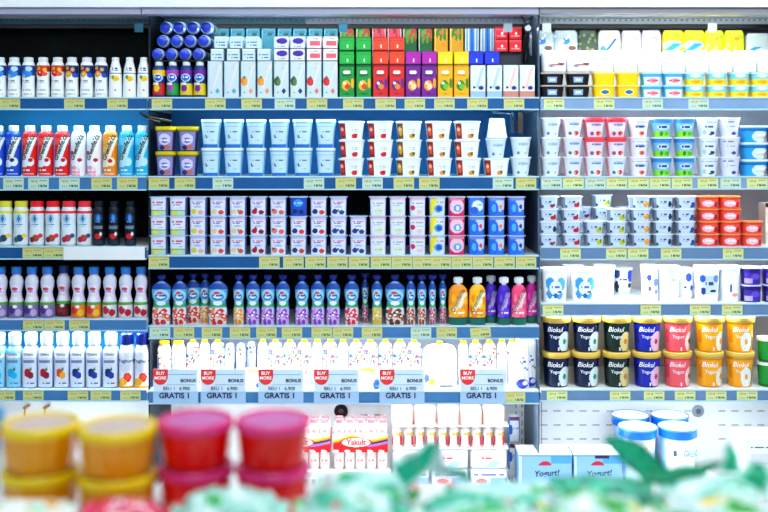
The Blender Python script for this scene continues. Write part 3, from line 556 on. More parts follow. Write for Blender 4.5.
# --- fifth shelf right: large lidded tubs
def biok(key, desc, c, dark, plate, pc, plx=.55):
    w, h = 29.5 * S, 35.6 * S
    hb = h * .84; a = w / 2 * .9
    R = [(0, a * .86, a * .86), (h * .03, a * .88, a * .88), (hb, a, a)]
    ops = [('r', -1, 1, .93, 1, dark), ('e', plx + .06, .34, .5, .36, pc[1]), ('e', plx, .34, .47, .34, plate), ('e', plx, .36, .14, .1, pc[0]), ('r', -.42, -.34 + .2, .1, .2, '#e8ecf0') if 0 else ('r', .02, .1, .06, .16, '#dfe6f0'), ('R', 0, .03, dark), ('r', -.96, -.8, .3, .75, dark)]
    sf = surf_of(R, 2)
    kids = [P('tub', loft(key, R, 2, c, ops, seg=96, mat=GLOSS)),
            P('lid', loft(key + 'lid', [(hb - .002, w / 2 * .97, w / 2 * .97), (hb + .001, w / 2, w / 2), (h * .965, w / 2, w / 2), (h * .99, w / 2 * .96, w / 2 * .96), (h * .992, w / 2 * .88, w / 2 * .88), (h * .985, w / 2 * .86, w / 2 * .86)], 2, '#d8bc5c', [('R', 0, .4, '#c8a038')], seg=48, mat=GLOSS)),
            P('lettering', txt('Biokul', 7.0 * S, (-.10 * w, .64 * h), '#f4f6fa', sf, shear=.25, bold=.0003, sx=.84), label='white brand script'),
            P('lettering', txt('Yogurt', 4.7 * S, (-.07 * w, .44 * h), '#e8ecf4', sf, bold=.0003, sx=.85), label='smaller white word')]
    kind(key, 'yogurt_tub', 'tub', desc, kids)
biok('bk_navy', 'navy tub with gold lid', '#10224c', '#0a1634', '#d8e8ec', ('#2c9c78', '#a8b8c8'))
biok('bk_green', 'dark green tub with gold lid', '#0c2c24', '#081c18', '#dccc8c', ('#c88420', '#5c7c34'))
biok('bk_blue', 'royal blue tub with gold lid', '#1428b0', '#0c1a80', '#e8c0dc', ('#b83c78', '#c8c0f0'))
biok('bk_pink', 'coral pink tub with gold lid', '#f0606c', '#d84858', '#f0d4d0', ('#7c1c28', '#f0a0a0'), .85)
biok('bk_yellow', 'mango yellow tub with gold lid', '#f4a80c', '#dc8c08', '#e8ecdc', ('#f09c10', '#f8c850'), .72)
biok('bk_yellow2', 'mango yellow tub, bowl picture centred', '#f4a80c', '#dc8c08', '#e8f0ec', ('#f09c10', '#8c7c50'), .2)
pot('green_tub', 'yogurt_tub', 'small bright green tub', 22, 24.5, '#1c9c3c', [('r', -1, 1, .0, .12, '#0c6c2c'), ('e', .2, .5, .5, .3, '#5cc45c')], lid='#e8f4e8', taper=.86, n=2, lidh=.12, cat='tub')
# --- fifth shelf left cartons/bottles with rounded white caps
def cim(key, desc, f, base='#d4dcee', txtc='#20305c', cap='#eef4f6', name='yogurt_drink_bottle', word='Cimory'):
    w, h = 15.4, 54.5
    bottle(key, name, desc, w, h, base, [('r', -1, 1, .7, .8, '#eef2f8'), ('r', -.75, .75, .585, .66, '#7c88b0'), ('e', -.15, .36, .42, .1, f[0]), ('e', .25, .3, .4, .08, f[1]), ('e', .3, .44, .16, .04, '#3c8c4c'), ('t', -.2, .7, .12, .02, 5, txtc), ('R', 0, .03, '#8c98b8'), ('s', .93, '#b0bcd8')],
           [(0, .94), (.02, 1), (.3, 1), (.64, .98), (.7, .9), (.76, .62), (.79, .56)], cap, capw=.78, n=3.2, texts=[(word, 3.2, 0, .622, '#182848', dict(bold=.0002))])
cim('cm_cyan', 'white capped bottle, cyan splash', ('#1ca4e0', '#24b4e8'), base='#8cd0ec', txtc='#1c7cb0')
cim('cm_red', 'white capped bottle with red berries', ('#b81c30', '#90203c'))
cim('cm_orange', 'white capped bottle, red and orange fruit', ('#e04a2c', '#f0b02c'))
cim('cm_blue', 'white capped bottle with blueberries', ('#1c2c80', '#28409c'))
bottle('cm_navycap', 'yogurt_drink_bottle', 'navy capped bottle, grapefruit and orange', 15.4, 54.5, '#dfe4ee', [('e', .0, .5, .75, .14, '#cdd6e6'), ('e', .25, .25, .5, .11, '#ee2c18'), ('e', .3, .26, .28, .06, '#f45838'), ('e', -.4, .14, .6, .09, '#f4b014'), ('r', -1, 1, 0, .05, '#f0a810'), ('s', .93, '#b0bcd8')],
       [(0, .94), (.02, 1), (.3, 1), (.66, .98), (.74, .84), (.79, .74)], '#14247c', capw=.84, n=2.6, texts=[('Yoghurt', 4.8, 0, .5, '#28386c', dict(bold=.0002))])
# --- fifth shelf centre: white milk pouches
def mp(key, desc, w, ops, cap='#f4c418', base='#f2f2f4', h=46, capd=.012):
    wd, hh, d = w * S, h * S, 11 * S
    R = [(v * hh, a * wd / 2, q * d / 2) for v, a, q in [(0, .92, .5), (.02, .96, .6), (.12, 1, 1), (.5, 1, 1), (.8, .97, .7), (.9, .8, .4), (.93, .5, .36)]]
    kids = [P('body', loft(key, R, 2.4, base, ops))]
    if cap: kids.append(P('cap', loft(key + 'cap', [(hh * .92, .008, .008), (hh * .94, capd, capd), (hh * .99, capd, capd), (hh, capd * .7, capd * .7)], 2, cap, seg=24, mat=GLOSS)))
    kind(key, 'milk_pouch', 'pouch', desc, kids)
conf = lambda s: [('N', -.9, .9, .45, .9, 9, .22, s, '#d82c2c'), ('N', -.9, .9, .45, .9, 6, .2, s + 9, '#2c8c4c'), ('N', -.9, .9, .5, .9, 5, .2, s + 5, '#24409c'), ('t', -.5, .5, .5, .05, 4, '#8ca0c8')]
mp('mp_cow', 'white pouch, yellow cap, red specks', 14, [('N', -.9, .9, .45, .85, 8, .13, 3, '#e04c40'), ('t', -.6, .7, .4, .06, 5, '#4c98b8'), ('r', -.9, -.6, .3, .7, '#90a4c4'), ('r', -1, 1, 0, .16, '#2c4cb0')], capd=.021)
mp('mp_conf', 'white pouch with coloured confetti specks', 13.5, conf(2))
mp('mp_conf2', 'white pouch, green and red specks', 14.5, conf(21) + [('e', .3, .3, .25, .06, '#ee5a3c')])
mp('mp_stripe', 'slim white pouch, lilac stripes', 10, [('r', .5, .8, .05, .9, '#8480b4'), ('r', -.8, -.6, .05, .9, '#b4a4c8'), ('N', -.8, .8, .6, .9, 5, .18, 5, '#8c4c5c')])
mp('mp_navyfoot', 'grey pouch with navy foot', 10.5, [('r', -1, 1, 0, .14, '#0c1c9c'), ('e', 0, .14, .8, .04, '#0c1c9c'), ('r', -.6, .5, .3, .85, '#8c98b4'), ('N', -.8, .8, .7, .92, 6, .2, 6, '#28304c'), ('s', .85, '#28346c')], base='#b4bcd0', cap=None)
mp('mp_bluefoot', 'white pouch, yellow cap, blue foot', 14.5, [('e', 0, .1, .9, .1, '#2438c0'), ('e', .4, .12, .4, .05, '#e0e4f4'), ('N', -.8, .8, .35, .8, 8, .14, 9, '#7080b8'), ('t', -.4, .5, .55, .05, 5, '#5868b0'), ('d', .5, -.4, .05, .2, .7, '#c8d0e8')], capd=.019, h=54)
mp('mp_big', 'wide white pack with sun print', 34, [('e', -.5, .12, .22, .09, '#f4c020'), ('e', -.8, .2, .14, .12, '#2c44b4'), ('N', -.9, .9, .3, .95, 12, .05, 14, '#5c6cb0'), ('N', -.9, .9, .3, .95, 8, .05, 12, '#e07030'), ('e', .3, .06, .5, .05, '#a8b0b4'), ('r', .0, .9, .0, .04, '#586068')], capd=.012)
mp('mp_lying', 'white pouch lying in front, yellow trim', 26, [('e', -.6, .25, .3, .2, '#f0bc1c'), ('e', .6, .2, .2, .16, '#3858d0'), ('e', 0, .9, .9, .1, '#f4d050')], cap=None, h=22)
mp('mp_lying2', 'white pouch lying in front, blue corner', 26, [('e', .7, .22, .28, .26, '#3c64cc'), ('e', .75, .3, .1, .1, '#183088'), ('e', -.1, .86, .8, .12, '#f4cc30'), ('e', -.3, .78, .7, .05, '#f0e08c')], cap=None, h=24)
# white block packs (top right), flexible packs at the back
def softpack(key, desc, w, h, d, base, ops, name='soft_pack', n=3.2):
    wd, hh, dd = w * S, h * S, d * S
    R = [(v * hh, a * wd / 2, q * dd / 2) for v, a, q in [(0, .9, .8), (.08, .97, 1), (.5, 1, 1), (.9, .97, .96), (1, .88, .8)]]
    kids = [P('body', loft(key, R, n, base, ops)), P('seam', loft(key + 'seam', [(0, wd * .4, .002), (.006, wd * .42, .001)], 20, base, seg=16, step=.02), loc=(0, 0, hh))]
    kind(key, name, 'pack', desc, kids)
softpack('sw_script', 'white soft pack with red script', 25, 21, 18, '#eef4f8', [('d', -1, 1, .1, 0, .01, '#fff'), ('e', .1, .35, .7, .04, '#b87878'), ('e', .5, .4, .3, .05, '#8c5050'), ('e', -.3, .28, .3, .03, '#6c90c0'), ('r', -.6, .6, .93, .97, '#a8d0e8')])
softpack('sw_white', 'plain white soft pack', 23, 21, 18, '#fafcfc', [('t', -.5, .5, .6, .02, 5, '#e4eaee')])
softpack('sp_clear', 'grey clear pack with blue cap print', 26, 25, 8, '#aebcc0', [('e', .0, .6, .3, .14, '#2c80c8'), ('e', .5, .3, .3, .1, '#6c4c3c'), ('e', -.4, .35, .4, .08, '#d8e0e0'), ('n', -.9, .9, .05, .95, 12, .12, 3, '#e4ecec')])
softpack('sp_olive', 'dark olive pack at the back', 20, 25, 8, '#3c4c3c', [('n', -.9, .9, .1, .9, 14, .14, 5, '#7c8460')])
softpack('sp_swoosh', 'pale pack with blue swoosh', 24, 25, 8, '#ccd4cc', [('d', -.6, 1.0, .12, .1, .7, '#2864c0'), ('e', -.6, .25, .25, .14, '#3090dc'), ('e', .1, .8, .4, .1, '#e8c8a0')])
softpack('sp_pink', 'lavender pink pack at the back', 21, 25, 8, '#cfc0cc', [('e', .1, .65, .5, .12, '#e0a498'), ('e', .1, .65, .3, .06, '#f0dcd4'), ('e', 0, .2, .5, .08, '#e0b8c4'), ('n', -.9, .9, .1, .9, 8, .1, 7, '#e8e0e8')])
softpack('sp_yellowblue', 'yellow and blue wavy pack', 23, 25, 8, '#f0e010', [('e', -.1, .42, .9, .2, '#a0e0f0'), ('d', -1.2, 2.0, .4, .12, .5, '#1c8cd0'), ('r', -1, 1, 0, .2, '#2498d4'), ('t', -.6, .6, .88, .05, 6, '#60b040')])
softpack('sp_yellow', 'bright yellow patterned pack', 21, 25, 8, '#ecec20', [('n', -.9, .9, .05, .95, 16, .14, 4, '#b8dc20'), ('e', .2, .7, .3, .1, '#e8a83c'), ('n', -.9, .9, .05, .5, 6, .1, 9, '#f8f8c0')])
softpack('sp_greyblue', 'pale grey pack with blue curve', 26, 22, 8, '#c4d0cc', [('d', -1.5, 2.2, .3, 0, .4, '#3898c0')])

# ================================================================== PLACING
FY = .018      # front clearance behind the rail
def row(b, r, items, ctx=None, D=None):
    """items: (key, px, [fy])"""
    z = SHZ[(b, r)]; c = ctx or f'{SHN[r]} {BAYN[b]}'
    for it in items:
        key, px = it[0], it[1]; back = it[2] if len(it) > 2 else 0
        dep = KD(key); y = FY + back + dep
        put(key, X(px, 4 + FY + back), y, z + .0006, c)
_kd = {}
def KDim(key):
    if key not in _kd:
        mn = [9, 9, 9]; mx = [-9, -9, -9]
        def rec(sp):
            if sp['me']:
                for v in sp['me'].vertices:
                    for i in range(3):
                        q = v.co[i] + sp['loc'][i]; mn[i] = min(mn[i], q); mx[i] = max(mx[i], q)
            for k in sp['kids']: rec(k)
        rec(KIND[key][0]); _kd[key] = (mn, mx)
    return _kd[key]
def KD(key): return -KDim(key)[0][1]
def KH(key): return KDim(key)[1][2]
TN = {1: [''], 2: ['lower tier', 'upper tier'], 3: ['bottom tier', 'middle tier', 'top tier'], 4: ['bottom tier', 'second tier up', 'third tier up', 'top tier']}
def stack(b, r, keys, px, back=0, jit=0, ctx=None, names=None, z0=None):
    z = (SHZ[(b, r)] if z0 is None else z0) + .0006
    c = ctx or f'{SHN[r]} {BAYN[b]}'
    nn = names or TN[len(keys)]
    for i, k in enumerate(keys):
        dx = random.uniform(-jit, jit) * S
        if k: put(k, X(px, 4 + FY + back) + dx, FY + back + KD(k), z, c, tier=nn[i])
        kk = k or [q for q in keys if q][0]
        z += KH(kk) + .0004

# top shelf, left bay
row(0, 0, [('milk_blue', -2.5), ('milk_blue', 11.9), ('milk_blue', 26.3), ('milk_red', 41), ('milk_red', 55.7), ('milk_orange', 70), ('milk_orange', 85), ('milk_orange', 99.4), ('cone_lemon', 113.8), ('cone_lemon', 128), ('cone_lemon', 142.2)])
# centre
row(1, 0, [('kid_yellow', 157.6), ('kid_green', 171.4), ('kid_purple', 185.2), ('kid_purple', 198.8)])
# a tray carries the lying bottles, caps to the front
zt = SHZ[(1, 0)] + KH('kid_yellow') + .002
thing('bottle_tray', 'tray', 'thin dark tray on the round drink bottles, under the lying ones', [P('tray_board', box_me('t', X(152), X(207), .03, .30, zt, zt + .003, '#20364c'))])
rad = 13.4 * S / 2; zz = zt + .003 + rad
for ri, (y_off, xs) in enumerate(((0, (159.5, 173.2, 186.9, 200.6)), (1, (164.5, 178.3, 192, 205.8)), (2, (167.5, 181.2, 194.9, 208.6)))):
    for i, px in enumerate(xs):
        z_ = zz + ri * rad * 2.02
        put('kid_lying', X(px - 3, 4.03), .035 + 42 * S, z_, 'on tray', rx=math.radians(90), tier=['bottom layer', 'middle layer', 'top layer'][ri])
row(1, 0, [('slim_teal', 214.8), ('slim_teal', 231.3), ('slim_orange', 248), ('slim_orange', 264.6), ('slim_coconut', 281.2), ('slim_coconut', 297.6), ('slim_red', 314), ('slim_red', 330.2),
           ('juice_green', 346.8), ('juice_green', 363.6), ('juice_red', 380.4), ('juice_red', 396.8), ('juice_purple', 413), ('juice_purple', 429), ('juice_yellow', 445.2), ('juice_yellow', 461.4), ('wave_blue', 478), ('wave_blue', 494.6), ('wave_peach', 511), ('wave_peach', 527.3)])
def ontop(key, px, below, names, back=0, tiers=1, ctx='above cartons'):
    z = SHZ[(1, 0)] + below + .0012
    for i in range(tiers):
        put(key, X(px, 4 + FY + back), FY + back + KD(key), z, ctx, tier=names[i]); z += KH(key) + .0006
hs = KH('slim_teal'); hj = KH('juice_green')
U2 = ['lower of pair', 'upper of pair']
for px in (217, 233.2, 248.6, 263.6): ontop('end_blue', px, hs, ['lower row'], back=.004)
z2 = KH('end_blue') + .0006
for px in (220.5, 236, 252): ontop('end_blue', px, hs + z2, ['upper row'], back=.004)
for px in (281.2, 297.4): ontop('end_purple', px, hs, U2, tiers=2)
for px in (314, 330.2): ontop('end_pink', px, hs, U2, tiers=2)
for px in (346.8, 363.6): ontop('end_green', px, hj, U2, tiers=2)
for px in (380.4, 396.8): ontop('end_red', px, hj, U2, tiers=2)
for px in (413, 429.4): ontop('end_magenta', px, hj, [''])
for px in (445.2, 461.4): ontop('end_yellow', px, hj, [''])
for px in (476, 492): ontop('end_cobalt', px, hj, [''])
# tall stock at the back stands on a riser
RZ = SHZ[(1, 0)]
BK = .20
thing('stock_riser', 'riser', 'low white riser carrying the back row cartons, top shelf centre bay', [P('riser_board', box_me('t', X(206, 4.2), X(530, 4.2), BK, .41, RZ + .001, RZ + .099, '#5c7c8c'))])
def backrow(key, px):
    put(key, X(px, 4 + BK + .004), BK + .004 + KD(key), RZ + .1002, 'behind front rows, top shelf')
for px in (222, 237.5, 253, 268.5, 284.5, 300, 315.5, 331): backrow('back_teal', px)
for px in (347, 363, 410, 425.5): backrow('back_green', px)
for px in (379, 394.5): backrow('back_red', px)
for px in (441, 456.5): backrow('back_yellow', px)
for px in (472, 487.5): backrow('back_blue', px)
for i, px in enumerate((501.5, 515.5)):
    z = RZ + hj + .0012
    for t in range(2):
        put('red_box', X(px, 4.06), .06 + KD('red_box'), RZ + .19 + t * (KH('red_box') + .0006), 'top shelf by the cable', tier=['lower of pair', 'upper of pair'][t])
thing('box_riser', 'riser', 'dark riser under the four small red boxes on the top shelf', [P('riser_board', box_me('t', X(494, 4.06), X(524, 4.06), .085, .14, RZ + .001, RZ + .1895, '#28303c'))])

# right bay top shelf
T2 = ['lower tier', 'upper tier']
flats = [('tub_black', 556), ('tub_black', 582), ('tub_yellow', 608), ('tub_yellow', 632), ('tub_pink', 655.5), ('tub_pink', 677.5), ('tub_lemon', 699), ('tub_lemon', 720.5), ('tub_lemon', 742), ('tub_lemon', 763.5), ('tub_lemon', 785)]
for k, px in flats: stack(2, 0, [k, 'tub_yellow_plain' if k == 'tub_yellow' else k], px - (3 if px < 700 else 2 if px < 730 else 1))
zf = SHZ[(2, 0)] + 2 * KH('tub_black') + .002
for i, px in enumerate((555, 580)): put('sw_script', X(px, 4.03), .03 + KD('sw_script'), zf + .001, 'on flat tubs, top shelf right bay')
for i, px in enumerate((605, 629, 653, 677, 701, 725, 749, 773)): put('sw_white', X(px - 2, 4.03), .03 + KD('sw_white'), zf + .001, 'on flat tubs, top shelf right bay')
thing('stock_riser', 'riser', 'white riser behind the soft packs, top shelf right bay', [P('riser_board', box_me('t', X(546, 4.2), X(800, 4.2), .17, .41, SHZ[(2, 0)] + .001, SHZ[(2, 0)] + .187, '#c0c4c8'))])
for k, px in (('sp_clear', 560), ('sp_clear', 584), ('sp_olive', 606), ('sp_swoosh', 628), ('sp_pink', 650), ('sp_pink', 670), ('sp_yellowblue', 692), ('sp_yellowblue', 713), ('sp_yellow', 733), ('sp_yellow', 753), ('sp_greyblue', 777)):
    put(k, X(px - 18 if px < 800 else px, 4.2), .20 + KD(k) if px > 562 else .2 + KD(k), SHZ[(2, 0)] + .188, 'behind soft packs, top shelf right bay') if px > 575 or True else None

# second shelf left
row(0, 1, [('gf_blue', -4.8), ('gf_blue', 11), ('gf_red', 27.3), ('gf_red', 43.6), ('gf_red', 60), ('gf_white', 76.3), ('gf_white', 92.3), ('gf_orange', 108.4), ('gf_cyan', 125), ('gf_cyan', 141)])
for px in (164, 186.6): stack(1, 1, ['pot_yellowlid'] * 2, px)
for px in (209.6, 232.4, 255.2, 278.5, 302, 325.4): stack(1, 1, ['pot_bluewhite'] * 2, px)
for k, px in (('bowl_straw', 351.5), ('bowl_straw', 380), ('bowl_mango', 409), ('bowl_peach', 439), ('bowl_peach', 468)): stack(1, 1, [k] * 3, px, jit=.8)
stack(1, 1, ['bowl_peach', 'pot_pale'], 497)
zq = SHZ[(1, 1)] + KH('bowl_peach') + KH('pot_pale') + .003
put('pot_upside', X(498, 4.02), FY + KD('pot_upside'), zq + KH('pot_upside') , 'second shelf centre bay', rx=math.pi, tier='top tier')
stack(1, 1, ['pot_pale'] * 2, 522)
cols = [('pot_pale', 553.5), ('pot_pale', 576.5), ('pot_pink_wrap', 599.5), ('pot_pink_wrap', 622.5), ('pot_navytext', 645.5), ('pot_bluegreen', 668.5), ('pot_bluegreen', 691.5), ('pot_navyfruit', 714.5), ('pot_violetfruit', 736)]
cols = [('pot_pale', 552), ('pot_pale_red', 574), ('pot_pink_wrap', 596), ('pot_pink_wrap', 618), ('pot_navytext', 641), ('pot_bluegreen', 664), ('pot_bluegreen', 687), ('pot_navyfruit', 710.5), ('pot_violetfruit', 732.5)]
for k, px in cols:
    stack(2, 1, ['pot_pale_red' if k == 'pot_pink_wrap' else k, k, k], px)
for px in (757.5, 785): stack(2, 1, ['tub_skyblue'] * 3, px)

# third shelf
row(0, 2, [('blush_yellow', 2.5), ('blush_yellow', 18.6), ('blush_red', 34.6), ('blush_red', 50.6), ('blush_pink', 66.6), ('blush_pink', 82.6), ('black_bottle', 97.5), ('black_bottle', 112.6), ('black_bottle', 129)])
c3 = [('cup_greenband', 157.5, 3), ('cup_greenband', 177, 3), ('cup_lemon', 197, 3), ('cup_peach', 217.3, 3), ('cup_apple', 237, 3), ('cup_cherry', 257.6, 3), ('cup_straw', 277.8, 3), ('cup_mixed', 298, 'd'), ('cup_mixed', 318.2, 3), ('cup_blueberry', 338.2, 3), ('cup_blueberry', 358.2, 2),
      ('cup_aloe', 378, 3), ('cup_aloe', 397.8, 3), ('cup_flower', 417.6, 3), ('cup_yellow', 437.5, 3), ('cup_pink', 457, 3), ('cup_kid_straw', 477, 'w'), ('cup_kid_banana', 497, 3), ('cup_kid_berry', 517, 3)]
for k, px, n in c3:
    if n == 'd': stack(1, 2, [k, k, 'cup_darkblue'], px)
    elif n == 'w': stack(1, 2, [k, k, 'cup_kid_white'], px)
    else: stack(1, 2, [k] * n, px, names=TN[3])
T4 = TN[4]
c4 = [(['sp_date', 'sp_plum', 'sp_cherry', 'sp_date'], 550), (['sp_cherry', 'sp_cherry', 'sp_cherry', 'sp_cherry'], 573), (['sp_lime', 'sp_lime'], 596), (['sp_lime'] * 3, 619), (['sp_mango'] * 4, 642), (['sp_plum'] * 4, 665), (['sp_berry'] * 4, 687.5), (['sp_orange'] * 4, 710.5), (['sp_orange'] * 4, 733), (['sp_orange'] * 2, 755.5)]
for ks, px in c4: stack(2, 2, ks, px, jit=.6, names=T4)
for px, k, n in ((560, 'sp_cherry', 3), (584, 'sp_date', 3), (629, 'sp_mango', 3), (652, 'sp_plum', 3), (675, 'sp_berry', 3), (697, 'sp_orange', 3), (719.5, 'sp_orange', 3)): stack(2, 2, [k] * n, px, back=.16, names=T4, ctx='back stack, third shelf right bay')
stack(2, 2, ['sp_lime'] * 4, 604, back=.12, names=T4, ctx='back stack, third shelf right bay')
carton('cream_box', 'cream_box', 'tall cream coloured box with dark lid line', 24, 42, 20, '#d4cec4', [('r', -1, 1, .9, 1, '#241c1c'), ('r', -1, 1, .3, .5, '#e4ded4')], cat='box')
put('cream_box', X(777, 4.12), .12 + KD('cream_box'), SHZ[(2, 2)] + .0006, 'behind orange pots, third shelf right bay')

# fourth shelf
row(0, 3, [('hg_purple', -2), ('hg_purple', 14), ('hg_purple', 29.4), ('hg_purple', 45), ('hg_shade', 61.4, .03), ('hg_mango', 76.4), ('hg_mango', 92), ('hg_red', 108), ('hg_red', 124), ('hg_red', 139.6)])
row(1, 3, [('po_straw_w', 160.5), ('po_straw', 178.8), ('po_straw', 192.5, .045), ('po_orange', 204.5, .045), ('po_straw_w', 217.3), ('po_orange', 238.2), ('po_grape', 252.4), ('po_grape', 267.4), ('po_grape', 282.4), ('po_grape', 301.6), ('po_grape', 317.6), ('po_grape', 333), ('po_cherry', 351.6), ('po_edge', 365, .05), ('po_mango', 377), ('po_nut_w', 395), ('po_nut', 411), ('po_nut', 422), ('po_edge', 432.6), ('po_edge', 443, .02),
           ('gp_orange', 458.5), ('gp_yellow', 477.8), ('gp_violet', 491.5, .045), ('gp_violet', 504.5), ('gp_pink', 519.5), ('gp_magenta', 532.5, .045)])
row(2, 3, [('wt_blue', 556), ('wt_plain', 575, .1), ('wt_blue', 585.5), ('wt_plain', 606.5, .12), ('wt_navy', 624, .24), ('wt_spot', 652.5, .02), ('wt_white', 671.5), ('wt_spot2', 689, .1), ('wt_label', 710), ('wt_fig', 732.5, .01)])
stack(2, 3, ['purple_tub'] * 2, 754); stack(2, 3, ['purple_tub'] * 2, 776)

# fifth shelf
row(0, 4, [('cm_cyan', -4), ('cm_cyan', 12), ('cm_red', 28.4), ('cm_red', 44.2), ('cm_orange', 60.4), ('cm_blue', 76.2), ('cm_blue', 92.2), ('cm_blue', 109), ('cm_navycap', 125.2), ('cm_navycap', 140.8)])
row(1, 4, [('mp_cow', 163, .05), ('mp_cow', 177.5, .05), ('mp_conf', 192, .08), ('mp_stripe', 204, .08), ('mp_conf2', 217, .08), ('mp_navyfoot', 229.5, .06), ('mp_navyfoot', 240.5, .06), ('mp_navyfoot', 251, .1), ('mp_stripe', 262, .08), ('mp_conf2', 275, .08), ('mp_conf', 289.5, .08), ('mp_conf2', 304, .08), ('mp_stripe', 317, .08), ('mp_conf2', 330, .08), ('mp_stripe', 343, .08), ('mp_conf', 356, .08), ('mp_conf2', 370.5, .08), ('mp_conf', 385.5, .08), ('mp_conf', 400, .08), ('mp_conf2', 414.5, .08),
           ('mp_big', 440, .04), ('mp_stripe', 463.5, .06), ('mp_conf', 476, .06), ('mp_conf', 490, .06), ('mp_stripe', 502.5, .08), ('mp_stripe', 512.5, .1), ('mp_bluefoot', 522.6, .01)])
put('mp_bluefoot', X(532.0, 4.02), .085, SHZ[(1, 4)] + .0006, 'fifth shelf centre bay')
for k, px in (('mp_lying', 251), ('mp_lying2', 368)):
    put(k, X(px, 4.02), FY + KD(k), SHZ[(1, 4)] + .0006, 'between price boards, fifth shelf')
for col_, ks in ((559, ['bk_navy'] * 2), (589.5, ['bk_navy'] * 2), (620.3, ['bk_green'] * 2), (651, ['bk_blue'] * 2), (682, ['bk_pink'] * 2), (714.5, ['bk_yellow'] * 2), (745.5, ['bk_yellow2'] * 2)):
    stack(2, 4, ks, col_ - .5)
stack(2, 4, ['green_tub'] * 2, 772, back=.01)

# ---------------------------------------------------------------- price tags and boards
def tag(px, b, r, near, pale=False, w=20.5, tilt=0):
    z = SHZ[(b, r)] - LIPH[b][r] * S / 2
    hh = (LIPH[b][r] - 2.7) * S / 2; hw = w * S / 2
    key = ('tagp' if pale else 'tag') + f'{b}{r}{w}'
    if key not in _tags:
        base = '#c0dccc' if pale else '#c6cf8e' if b < 2 else '#cfe0a4'
        V, F, C = [], [], []
        nx, nz = 22, 10
        for j in range(nz + 1):
            for i in range(nx + 1): V.append((-hw + 2 * hw * i / nx, -.0008, -hh + 2 * hh * j / nz))
        for j in range(nz):
            for i in range(nx):
                F.append((j * (nx + 1) + i, j * (nx + 1) + i + 1, (j + 1) * (nx + 1) + i + 1, (j + 1) * (nx + 1) + i))
                c = base
                if j == 2 and i > 10 and i < 20 and (i * 7) % 4: c = '#4c5c48'
                if j == 3 and i > 10 and i < 20 and (i * 5) % 3: c = '#6a7a58'
                if j in (2,) and 2 <= i <= 7 and i % 2: c = '#94a470'
                if j in (6, 7) and 2 <= i <= 9 and (i * 3 + j) % 4: c = '#c8b04c'
                if j == 7 and i > 11 and i < 20: c = '#9caa74'
                if j == nz - 1: c = '#d8b84c' if not pale else '#a8d0d0'
                C.append(lin(c))
        o = len(V); V += [(-hw, .0012, -hh), (hw, .0012, -hh), (hw, .0012, hh), (-hw, .0012, hh)]
        F.append((o + 3, o + 2, o + 1, o)); C.append(lin(base))
        _tags[key] = mk('tag', V, F, np.array(C), PRINT, smooth=False)
    o = bpy.data.objects.new('price_tag', _tags[key]); COL.objects.link(o); o.location = (X(px), -.0014, z); o.rotation_euler = (0, tilt, 0)
    o['category'] = 'price tag'
    REG.append((o, 'pale printed price tag' if pale else 'yellow green price tag', '', f'on {SHN[r]} rail, {BAYN[b]}', o.location.x))
_tags = {}
TAGS = {(0, 0): [10, 74.5, 117.5], (1, 0): [162, 215.4, 241 + 10.7, 285, 317, 353.3, 385.6, 413.8 + 1, 444.4, 477.4, 514], (2, 0): [554, 604, 652.5, 698.5],
        (0, 1): [13.6, 38.6, 69.5, 101.7, 127.4], (1, 1): [159, 185, 223, 314, 345.8, 372.5, 403.8, 429.3, 503, 526], (2, 1): [551.5, 573.3, 595.4, 616.7, 638.5, 660, 682, 707.7, 730.6, 757],
        (0, 2): [33, 54], (1, 2): [159, 269.4, 293.4, 315.5, 337.4, 359, 381, 402, 423, 441, 462, 483, 504.5, 526], (2, 2): [570.4, 616.2, 638, 671, 733],
        (0, 3): [33.4, 54.5, 79.5], (1, 3): [160, 184, 212, 240, 266.5, 292, 321.7, 343, 372, 421, 446.7, 480.5], (2, 3): [553, 650.6, 700, 732],
        (0, 4): [5, 33.4, 78, 101, 130.5], (1, 4): [206, 254, 368, 515], (2, 4): [557, 620, 654, 685, 716, 747]}
PALE = {(1, 1): (223, 314, 372.5, 503), (0, 1): (13.6, 38.6, 69.5), (2, 1): (551.5, 595.4, 730.6), (1, 0): (285,), (1, 3): (160, 421), (2, 0): (652.5, 698.5)}
for (b, r), xs in TAGS.items():
    for px in xs:
        if (b, r) == (1, 4) and px < 500: continue
        tag(px, b, r, '', pale=px in PALE.get((b, r), ()), tilt=-.08 if (b, r, px) == (1, 3, 480.5) else 0)
